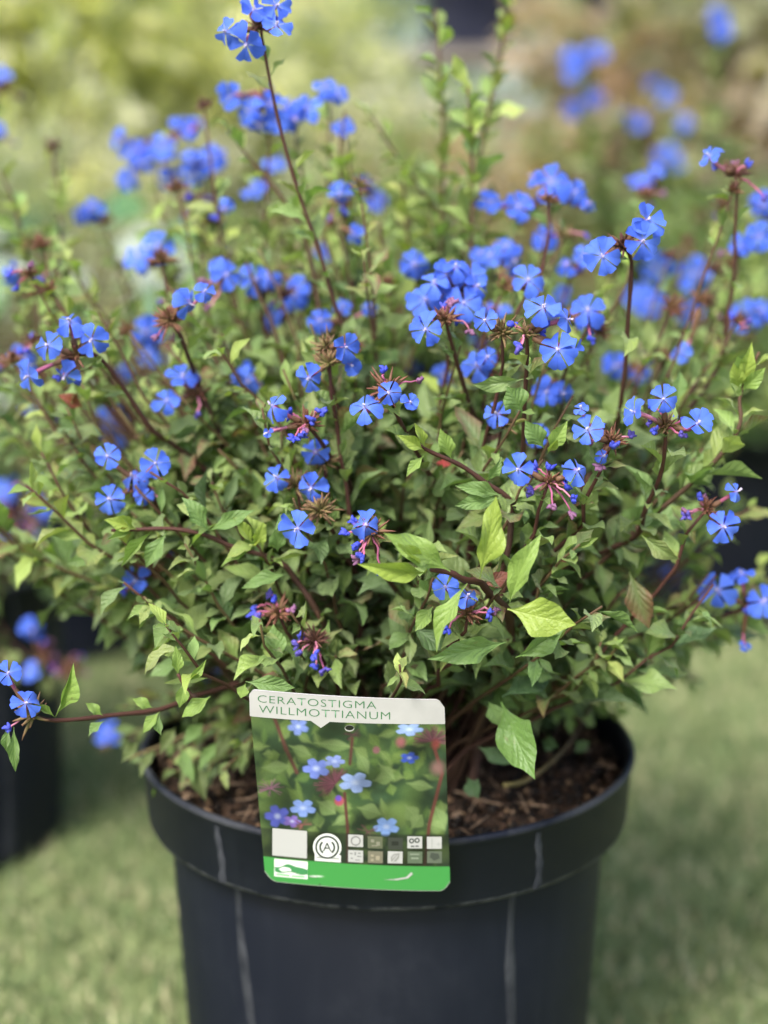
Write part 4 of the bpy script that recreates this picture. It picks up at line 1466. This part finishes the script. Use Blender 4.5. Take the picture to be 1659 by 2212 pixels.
def text_mesh(name, body, x0, y0, x1, y1, hgt, c, off=.00032, parent=None, spacing=1.0):
    """lettering whose baseline runs from (x0, y0) to (x1, y1) in close-up units, cap height hgt"""
    cu = bpy.data.curves.new(name, 'FONT')
    cu.body = body
    cu.space_character = spacing
    cu.resolution_u = 3
    cu.offset = -.012 if len(body) > 1 else 0
    o = bpy.data.objects.new(name + '_curve', cu)
    col.objects.link(o)
    dg = bpy.context.evaluated_depsgraph_get()
    me = bpy.data.meshes.new_from_object(o.evaluated_get(dg))
    bpy.data.objects.remove(o)
    n_ = len(me.vertices)
    co = np.zeros(n_ * 3, np.float32)
    me.vertices.foreach_get('co', co)
    co = co.reshape(-1, 3)
    mn, mx_ = co.min(0), co.max(0)
    fx = (co[:, 0] - mn[0]) / (mx_[0] - mn[0])
    fy = (co[:, 1] - mn[1]) / (mx_[1] - mn[1])
    out = []
    for a, b in zip(fx, fy):
        x = x0 + (x1 - x0) * a
        y = y0 + (y1 - y0) * a - hgt * b
        out.append(lab(*st_of(x, y), off) - LROOT)
    me.vertices.foreach_set('co', np.array(out, np.float32).ravel())
    me.materials.clear()
    ca = me.color_attributes.new('tint', 'FLOAT_COLOR', 'POINT')
    ca.data.foreach_set('color', np.tile([*c, 1], (n_, 1)).astype(np.float32).ravel())
    me.materials.append(PRINT)
    me.update()
    return link(name, me, parent or label_o)


text_mesh('lettering', 'CERATOSTIGMA', 218, 186, 985, 218, 44, (.05, .16, .07), spacing=1.08)
text_mesh('lettering', 'WILLMOTTIANUM', 226, 250, 1075, 286, 46, (.05, .16, .07), spacing=1.08)


def sq(x, y, w, h):
    return [(x, y), (x, y + h), (x + w, y + h + w * .05), (x + w, y + w * .05)]


def ring(x, y, r0, r1, a0=0.0, a1=6.2832, n_=20):
    out = []
    for i in range(n_):
        a, b = a0 + (a1 - a0) * i / n_, a0 + (a1 - a0) * (i + 1) / n_
        out.append([(x + r0 * math.cos(a), y + r0 * math.sin(a)), (x + r0 * math.cos(b), y + r0 * math.sin(b)),
                    (x + r1 * math.cos(b), y + r1 * math.sin(b)), (x + r1 * math.cos(a), y + r1 * math.sin(a))])
    return out


def disc(x, y, r, n_=20):
    return [[(x + r * math.cos(2 * math.pi * i / n_), y + r * math.sin(2 * math.pi * i / n_)) for i in range(n_)]]


WH, DK = (.41, .41, .41), (.03, .04, .035)
lab_mesh('blank_panel', [sq(313, 990, 224, 184)], .00022, WH)
# round award badge: ring, arcs, letter, ribbon
bd = lab_mesh('badge', disc(668, 1105, 92, 30) + [sq(588, 1150, 168, 48)], .00022, (.66, .68, .66))
lab_mesh('badge_ring', ring(668, 1105, 66, 78, 0, 6.2832, 30) + ring(668, 1105, 40, 52, 2.2, 4.0, 10) + ring(668, 1105, 40, 52, -.9, .9, 10), .00034, DK, parent=bd)
lab_mesh('badge_line', [[(598, 1168), (598, 1178), (746, 1186), (746, 1176)]], .00034, (.3, .32, .3), parent=bd)
text_mesh('lettering', 'A', 640, 1130, 696, 1133, 58, DK, .00036, bd)
fade = [(.10, .11, .07), (.035, .04, .035), (.16, .15, .11), (.09, .12, .08), (.10, .12, .09)]
icons = [(804, 1018, WH), (930, 1030, fade[0]), (1062, 1040, fade[1]), (1187, 1036, WH), (1314, 1044, WH), (804, 1122, WH), (932, 1128, fade[2]), (1060, 1132, WH), (1188, 1136, fade[3]), (1315, 1140, fade[4])]
ico = []
for x, y, c in icons:
    ico.append(lab_mesh('icon', [sq(x, y, 96, 80)], .00022, c))
lab_mesh('icon_mark', ring(852, 1060, 24, 33), .00034, (.2, .2, .2), parent=ico[0])
lab_mesh('icon_mark', [sq(950, 1050, 22, 20), sq(985, 1066, 24, 26), sq(955, 1088, 40, 8)], .00034, (.2, .2, .15), parent=ico[1])
lab_mesh('icon_mark', [sq(1085, 1066, 44, 26)], .00034, (.015, .018, .016), parent=ico[2])
lab_mesh('icon_mark', ring(1214, 1066, 9, 17) + ring(1250, 1064, 9, 17) + [sq(1210, 1098, 22, 8), sq(1240, 1098, 20, 8)], .00034, DK, parent=ico[3])
lab_mesh('icon_mark', [sq(1340, 1054, 12, 66), sq(1385, 1082, 8, 24), sq(1378, 1092, 22, 7)], .00034, (.35, .36, .35), parent=ico[4])
lab_mesh('icon_mark', [sq(815, 1140, 18, 8), sq(845, 1134, 9, 22), sq(862, 1160, 26, 7), sq(820, 1172, 14, 8), sq(868, 1138, 16, 8), sq(850, 1184, 30, 7)], .00034, (.2, .2, .2), parent=ico[5])
lab_mesh('icon_mark', [sq(950, 1150, 20, 16), sq(982, 1160, 26, 30), sq(950, 1180, 18, 16)], .00034, (.28, .25, .18), parent=ico[6])
lab_mesh('icon_mark', [[(1080, 1200), (1078, 1172), (1098, 1150), (1138, 1145), (1132, 1180), (1112, 1202)]], .00034, (.25, .25, .24), parent=ico[7])
lab_mesh('icon_mark', [[(1090, 1198), (1096, 1200), (1128, 1160), (1122, 1156)], [(1086, 1176), (1090, 1180), (1112, 1158), (1106, 1154)]], .00046, WH, parent=ico[7])
lab_mesh('icon_mark', [sq(1204, 1150, 62, 10), sq(1210, 1176, 50, 12)], .00034, (.2, .24, .18), parent=ico[8])
lab_mesh('icon_mark', [[(1340, 1150), (1332, 1180), (1362, 1205), (1398, 1190), (1390, 1160)]], .00034, (.05, .06, .05), parent=ico[9])
# grower's mark at the lower left: white field, green wave
lg = lab_mesh('grower_mark', [sq(326, 1196, 216, 120)], .00022, (.74, .75, .72))
wave = []
for i in range(16):
    x0, x1 = 330 + i * 13.2, 330 + (i + 1) * 13.2
    yt = lambda x: 1250 + (x - 326) * .05 - 34 * math.exp(-((x - 410) / 45) ** 2) + 10 * math.sin((x - 330) / 34)
    yb = lambda x: 1282 + (x - 326) * .05 + 6 * math.sin((x - 330) / 22)
    wave.append([(x0, yt(x0)), (x0, yb(x0)), (x1, yb(x1)), (x1, yt(x1))])
lab_mesh('grower_mark_wave', wave, .00034, (.05, .22, .08), parent=lg)
lab_mesh('grower_mark_wave', [[(355, 1262), (375, 1280), (440, 1272), (425, 1252), (385, 1246)]], .00046, (.72, .74, .71), parent=lg)
lab_mesh('grower_mark_wave', [sq(338, 1296, 88, 9), sq(440, 1302, 84, 9)], .00034, (.10, .42, .12), parent=lg)
# punched hole with its pale rim, and the two slits pushed open by the clip
hl = lab_mesh('hole', [[(812 + 31 * math.cos(a), 337 + 20 * math.sin(a)) for a in np.linspace(0, 6.283, 25)[:-1]]], .00028, (.70, .70, .68), CARD)
lab_mesh('hole_opening', [[(812 + 28 * math.cos(a), 333 + 15 * math.sin(a)) for a in np.linspace(0, 6.283, 25)[:-1]]], .0004, (.008, .009, .008), parent=hl)
lab_mesh('slit', [[(1035, 1322), (1100, 1320), (1180, 1308), (1214, 1275), (1222, 1290), (1190, 1318), (1120, 1328)]], .00034, (.74, .76, .72), CARD)
lab_mesh('slit', [[(548, 1300), (560, 1309), (600, 1312), (608, 1303), (590, 1306)]], .00034, (.74, .76, .72), CARD)
# clip behind the card that hooks over the rim of the pot
b = Bag()
pm = lab(.5, .55)
pth = [lab(.5, .72, -.004), lab(.5, .60, -.004), np.array([pm[0], -.1385, RIM + .0028]), np.array([pm[0], -.1335, RIM + .0022]), np.array([pm[0], -.1320, RIM - .016])]
VV = []
for q in pth:
    for xx in (-.009, .009):
        VV.append(q + np.array([xx, 0, 0]) - LROOT)
b.add(VV, [(i * 2, i * 2 + 1, i * 2 + 3, i * 2 + 2) for i in range(4)], (.7, .7, .68, 1))
link('clip', b.build('clip', [CARD], False), label_o)


# ------------------------------------------------------------------ neighbouring plants of the same kind
def neighbour(loc, label, heads, nshoots, dims, seed, nparts, leafk=1.0, lean=.5, young=.4):
    random.seed(seed)
    root = np.array([loc[0], loc[1], loc[2]])
    o = link('flowering_shrub', None, loc=root)
    tag(o, label, 'shrub', 'blue flowering shrubs')
    lv = Leaves()
    for hp, fl, nw in heads:
        outw = np.array([hp[0] - root[0], hp[1] - root[1], 0])
        outw = outw / max(np.linalg.norm(outw), .05)
        base = root + outw * random.uniform(.0, .04) + [0, 0, -.006]
        P = grow(base, hp, outw, 14, lean)
        stem_obj(o, root, P, .002, .0009)
        leaves_on(lv, P, .25, .016, .02 * leafk, .034 * leafk, young)
        add_head(o, root, hp, nrm(P[-1] - P[-3]), random.choice('grr'), .012, nw)
        for fp, s in fl:
            f = nrm(CAM - fp) + rng.normal(0, .45, 3) + [0, 0, .3]
            add_flower(o, root, hp, fp, s, f, False)
    for k in range(nshoots):
        az, el, fr = random.uniform(0, 6.283), math.asin(random.uniform(0, 1)), random.uniform(.55, 1)
        end = root + np.array([dims[0] * math.sin(az) * math.cos(el) * fr, dims[0] * math.cos(az) * math.cos(el) * fr, .02 + dims[1] * math.sin(el) * fr])
        outw = nrm(np.array([end[0] - root[0], end[1] - root[1], 1e-4]))
        base = root + outw * random.uniform(0, .05) + [0, 0, -.006]
        P = grow(base, end, outw, 12, random.uniform(.3, 1))
        stem_obj(o, root, P, .0018, .0008)
        leaves_on(lv, P, .25, .014, .022 * leafk, .038 * leafk, young, .3)
    return o, lv, root


# left neighbour
LP = (-.40, .41)
make_pot('nursery_pot', LP, 'blurred black plastic pot cut off by the left edge of the photo', (.9,), 'black nursery pots', 64)
make_soil('soil', LP, 'dark compost in the blurred pot at the left edge', RIM - .022, .133, 9, 16, 500)
hd = []
for hu, hv, y, fl in ((95, 1080, .25, [(85, 1096, 60), (122, 1032, 58)]), (30, 1100, .22, [(30, 1052, 54), (5, 1065, 60)]), (85, 1420, .18, [(70, 1360, 66), (65, 1450, 46)]), (150, 1445, .24, []),
                      (0, 190, .3, [(0, 165, 46)]), (-20, 300, .3, [(-6, 280, 40)]), (60, 900, .35, [(62, 880, 40)]), (25, 1140, .2, []), (0, 1110, .2, []), (55, 1130, .22, [])):
    hd.append((at(hu, hv, y), [(at(a, b, y - .012), c * proj(at(a, b, y))[2] / F) for a, b, c in fl], 4))
o, lv, root = neighbour((LP[0], LP[1], RIM - .02), 'out of focus shrub with blue flowers growing out past the left edge', hd, 52, (.25, .27), 31, 0)
cu, cv, cd = proj(np.array(lv.p))
keep_leaves(lv, [not (b > 1190 and a < 330 and b < 1330 and random.random() < .45) and not (b > 1330 and random.random() < .65) for a, b in zip(cu, cv)])
build_leaves(lv, o, root, 150, 0)

# right-hand plant behind
RP = (.44, 1.12)
make_pot('nursery_pot', RP, 'blurred black pot behind the front shrub toward the right', (), 'black nursery pots', 48)
make_soil('soil', RP, 'compost in the blurred pot behind the front shrub', RIM - .022, .133, 13, 0, 0)
hd = []
for hu, hv, y, fl in ((1262, 135, 1.0, [(1238, 108, 62), (1292, 108, 56), (1236, 152, 58), (1250, 128, 50)]), (1255, 225, 1.0, [(1238, 236, 50), (1284, 212, 46)]), (1360, 262, 1.05, [(1350, 248, 48), (1378, 266, 44)]),
                      (1440, 345, .9, [(1432, 330, 54), (1462, 345, 50)]), (1475, 275, 1.1, [(1478, 266, 44)]), (1550, 75, 1.0, [(1552, 40, 56), (1558, 66, 48)]), (1430, 190, 1.15, [(1410, 182, 44), (1440, 205, 44)]),
                      (1600, 300, 1.1, [])):
    hd.append((at(hu, hv, y), [(at(a, b, y - .015), c * proj(at(a, b, y))[2] / F) for a, b, c in fl], 0))
o, lv, root = neighbour((RP[0], RP[1], RIM - .02), 'far blurred shrub with scattered blue flowers at the upper right', hd, 80, (.42, .33), 37, 0, 1.7, .2, .6)
build_leaves(lv, o, root, 120, 0)

# green plant without flowers behind the middle
MP = (-.03, 1.35)
make_pot('nursery_pot', MP, 'blurred black pot hidden behind the middle of the front shrub', (), 'black nursery pots', 48)
o, lv, root = neighbour((MP[0], MP[1], RIM - .02), 'far blurred leafy shrub without open flowers behind the middle', [], 80, (.40, .36), 41, 0, 1.8, .3, .55)
build_leaves(lv, o, root, 100, 0)

# ------------------------------------------------------------------ broad-leaved plant at the left, behind
BK_T = np.array([0, .2, .3, .45, .6, .75, .88, .96, 1.0])
BK_W = np.array([.05, .06, .45, .85, 1.0, .92, .65, .35, 0.0])
BROADM = leaf_material('broad_leaf', True, .18, .22)
BROADM.node_tree.nodes['Principled BSDF'].inputs['Specular IOR Level'].default_value = .7
BROAD = [mesh('leaf', *(lambda a: (a[0], a[2], [BROADM], True, a[1]))(leaf_arrays(10, 6, .30, .8 + .3 * i, .15, .08, .2 * i - .3, 80 + i, BK_T, BK_W))) for i in range(4)]
random.seed(50)
for (bx, by, lab_, n_, sc, hgt) in ((-.40, .98, 'glossy broad-leaved green plant, blurred, behind the shrub at the left', 75, .105, .29),):
    make_pot('nursery_pot', (bx, by), 'blurred black pot under the glossy broad-leaved plant', (), 'black nursery pots', 48)
    make_soil('soil', (bx, by), 'compost under the glossy broad-leaved plant', RIM - .022, .133, 17, 0, 0)
    root = np.array([bx, by, RIM - .02])
    o = link('broad_leaved_plant', None, loc=root)
    tag(o, lab_, 'plant')
    for k in range(n_):
        az, el = random.uniform(0, 6.283), random.uniform(.15, 1.35)
        L = random.uniform(.6, 1.0) * (hgt + .02)
        tip = root + L * np.array([math.sin(az) * math.cos(el) * .95, math.cos(az) * math.cos(el) * .95, math.sin(el)])
        P = bez(root + np.array([0, 0, -.004]), root + [0, 0, L * .4], tip - nrm(tip - root) * L * .3, tip, 8)
        so = stem_obj(o, root, P, .0028, .002, .8)
        d = nrm(np.array([math.sin(az), math.cos(az), random.uniform(-.3, .7)]))
        R = frame(d, nrm(np.array([0, -.45, 1.0]) + rng.normal(0, .3, 3)))
        s = sc * random.uniform(.75, 1.25)
        lo = link('leaf', random.choice(BROAD), o, mat=Matrix([[*(R[0] * s), tip[0] - root[0]], [*(R[1] * s), tip[1] - root[1]], [*(R[2] * s), tip[2] - root[2]], [0, 0, 0, 1]]))
        c = random.choice([(.07, .16, .045), (.12, .24, .06), (.10, .17, .08), (.30, .35, .26), (.40, .44, .38)])
        lo.color = (*c, 0)

# ------------------------------------------------------------------ far shrubs
FARLEAF = leaf_material('far_foliage', False, .55)


def far_shrub(name, loc, rx, rz, zc, n_, lmin, lmax, palette, label, seed, pot=True, potlab=None, group='far garden shrubs', cat='shrub'):
    random.seed(seed)
    rr = np.random.default_rng(seed)
    root = np.array([loc[0], loc[1], 0.0])
    if pot:
        make_pot('nursery_pot', loc, potlab, (), 'black nursery pots', 40)
        root[2] = RIM - .02
    o = link(name, None, loc=root)
    tag(o, label, cat, group)
    lv = Leaves()
    clumps = []
    for k in range(46):
        az, sn = rr.uniform(0, 6.283), rr.uniform(-1, 1)
        cr = math.sqrt(1 - sn * sn)
        f = rr.uniform(.45, 1.0)
        c = np.array([loc[0] + rx * f * cr * math.sin(az), loc[1] + rx * f * cr * math.cos(az), zc + rz * f * sn])
        clumps.append((c, palette[rr.integers(len(palette))], rr.uniform(.8, 1.2)))
        P = bez(root + np.array([0, 0, -.01]), root + [0, 0, .3 * (c[2] - root[2])], c - [0, 0, .3 * (c[2] - root[2])], c, 7)
        if k < 24:
            stem_obj(o, root, P, .005, .002)
    for i in range(n_):
        c, pc, kb = clumps[rr.integers(len(clumps))]
        d = nrm(rr.normal(0, 1, 3))
        p = c + d * rr.uniform(.2, 1) * rx * .27
        if p[2] < root[2] + .01:
            continue
        R = frame(nrm(d + [0, 0, .3]), nrm(np.array([0, -.2, 1]) + rr.normal(0, .5, 3)))
        cc = np.array(pc) * rr.uniform(.75, 1.25)
        lv.add(p, R, rr.uniform(lmin, lmax), rr.uniform(.8, 1.3), int(rr.integers(8)), (*cc, 0.0))
    foliage_object(lv, range(len(lv.p)), o, root, mat=FARLEAF)
    return o


YEL = [(.78, .73, .44), (.68, .66, .44), (.52, .52, .40), (.80, .75, .54), (.44, .45, .36), (.72, .69, .38), (.36, .38, .27)]
SAGE = [(.46, .46, .37), (.54, .53, .43), (.35, .38, .27), (.60, .57, .47), (.26, .28, .20)]
RUS = [(.52, .33, .26), (.48, .37, .29), (.36, .31, .23), (.56, .42, .35), (.30, .29, .20), (.24, .20, .16)]
PNK = [(.34, .35, .23), (.46, .42, .32), (.80, .62, .60), (.24, .27, .16), (.76, .60, .56), (.44, .36, .29), (.20, .20, .14)]
GRN = [(.22, .28, .13), (.29, .34, .17), (.15, .20, .10), (.34, .37, .20)]
far_shrub('golden_shrub', (-.72, 2.3), .42, .40, .70, 2600, .045, .095, YEL, 'pale yellow variegated shrub, strongly blurred, at the upper left corner', 61, True, 'far blurred pot of the yellow shrub in the left corner')
far_shrub('golden_shrub', (-.32, 2.65), .38, .42, .72, 2600, .045, .095, YEL[:4] + SAGE[:2], 'yellow green variegated shrub, strongly blurred, left of the tallest blue flower', 62, True, 'far blurred pot of the yellow green shrub')
far_shrub('sage_shrub', (-.55, 1.75), .30, .24, .44, 3000, .025, .045, SAGE, 'greyish sage shrub, blurred, below the yellow shrubs at the left', 63, True, 'far blurred pot of the greyish sage shrub')
far_shrub('sage_shrub', (.06, 2.2), .32, .26, .46, 3400, .025, .05, SAGE + GRN[:1] + RUS[:2], 'dull green shrub, strongly blurred, behind the tall bare leafy stems', 64, True, 'far blurred pot behind the tall leafy stems')
far_shrub('russet_shrub', (.57, 2.5), .31, .38, .62, 2600, .04, .085, RUS, 'russet brown shrub, strongly blurred, at the top right of centre', 65, True, 'far blurred pot of the russet shrub')
far_shrub('pink_shrub', (.93, 2.35), .36, .42, .66, 2600, .045, .095, PNK, 'green shrub with pale pink patches, strongly blurred, at the upper right corner', 66, True, 'far blurred pot of the pink patched shrub')
far_shrub('leafy_shrub', (.80, 1.75), .26, .22, .42, 2600, .025, .045, GRN, 'mid green shrub, blurred, low behind the right edge', 67, True, 'far blurred pot of the low green shrub at the right')
far_shrub('hedge', (-1.6, 5.2), 1.3, 1.0, .95, 5000, .06, .12, SAGE + YEL[:2], 'pale green hedge far behind at the left', 68, False)
far_shrub('hedge', (.4, 5.6), 1.3, 1.0, .95, 5000, .06, .12, GRN + SAGE[:2], 'green hedge far behind the middle', 69, False)
far_shrub('hedge', (2.3, 5.2), 1.3, 1.0, .95, 5000, .06, .12, RUS + GRN, 'brown green hedge far behind at the right', 70, False)

# dark pot on a low display bench far behind, at the top of the frame
bench = link('display_bench', None, loc=(.42, 3.35, 0))
tag(bench, 'weathered wooden display bench far behind, nearly hidden by shrubs', 'bench')
for k in range(5):
    V, Fc = box(-.55, .55, -.20 + k * .084, -.125 + k * .084, .87, .90)
    link('plank', mesh('plank', V, Fc, [WOOD], False), bench)
for sx in (-.5, .45):
    for sy in (-.18, .16):
        V, Fc = box(sx, sx + .05, sy, sy + .05, 0, .869)
        link('leg', mesh('leg', V, Fc, [WOOD], False), bench)
NAVY = noisy_material('navy_pot', (.015, .018, .04), (.03, .034, .06), 20, .5, .1, .001)
for k, (x, lb) in enumerate(((.24, 'dark navy pot far behind at the top of the photo, left one on the bench'), (.66, 'dark navy pot far behind at the top of the photo, right one on the bench'))):
    o = link('planter', None, loc=(x, 3.33, .90))
    tag(o, lb, 'planter', 'navy planters on the bench')
    V, Fc = lathe([(0, .004), (.115, .001), (.12, .01), (.15, .25), (.158, .252), (.160, .29), (.15, .292), (.146, .25), (.12, .2), (0, .2)], 40)
    link('body', mesh('body', V, Fc, [NAVY]), o)
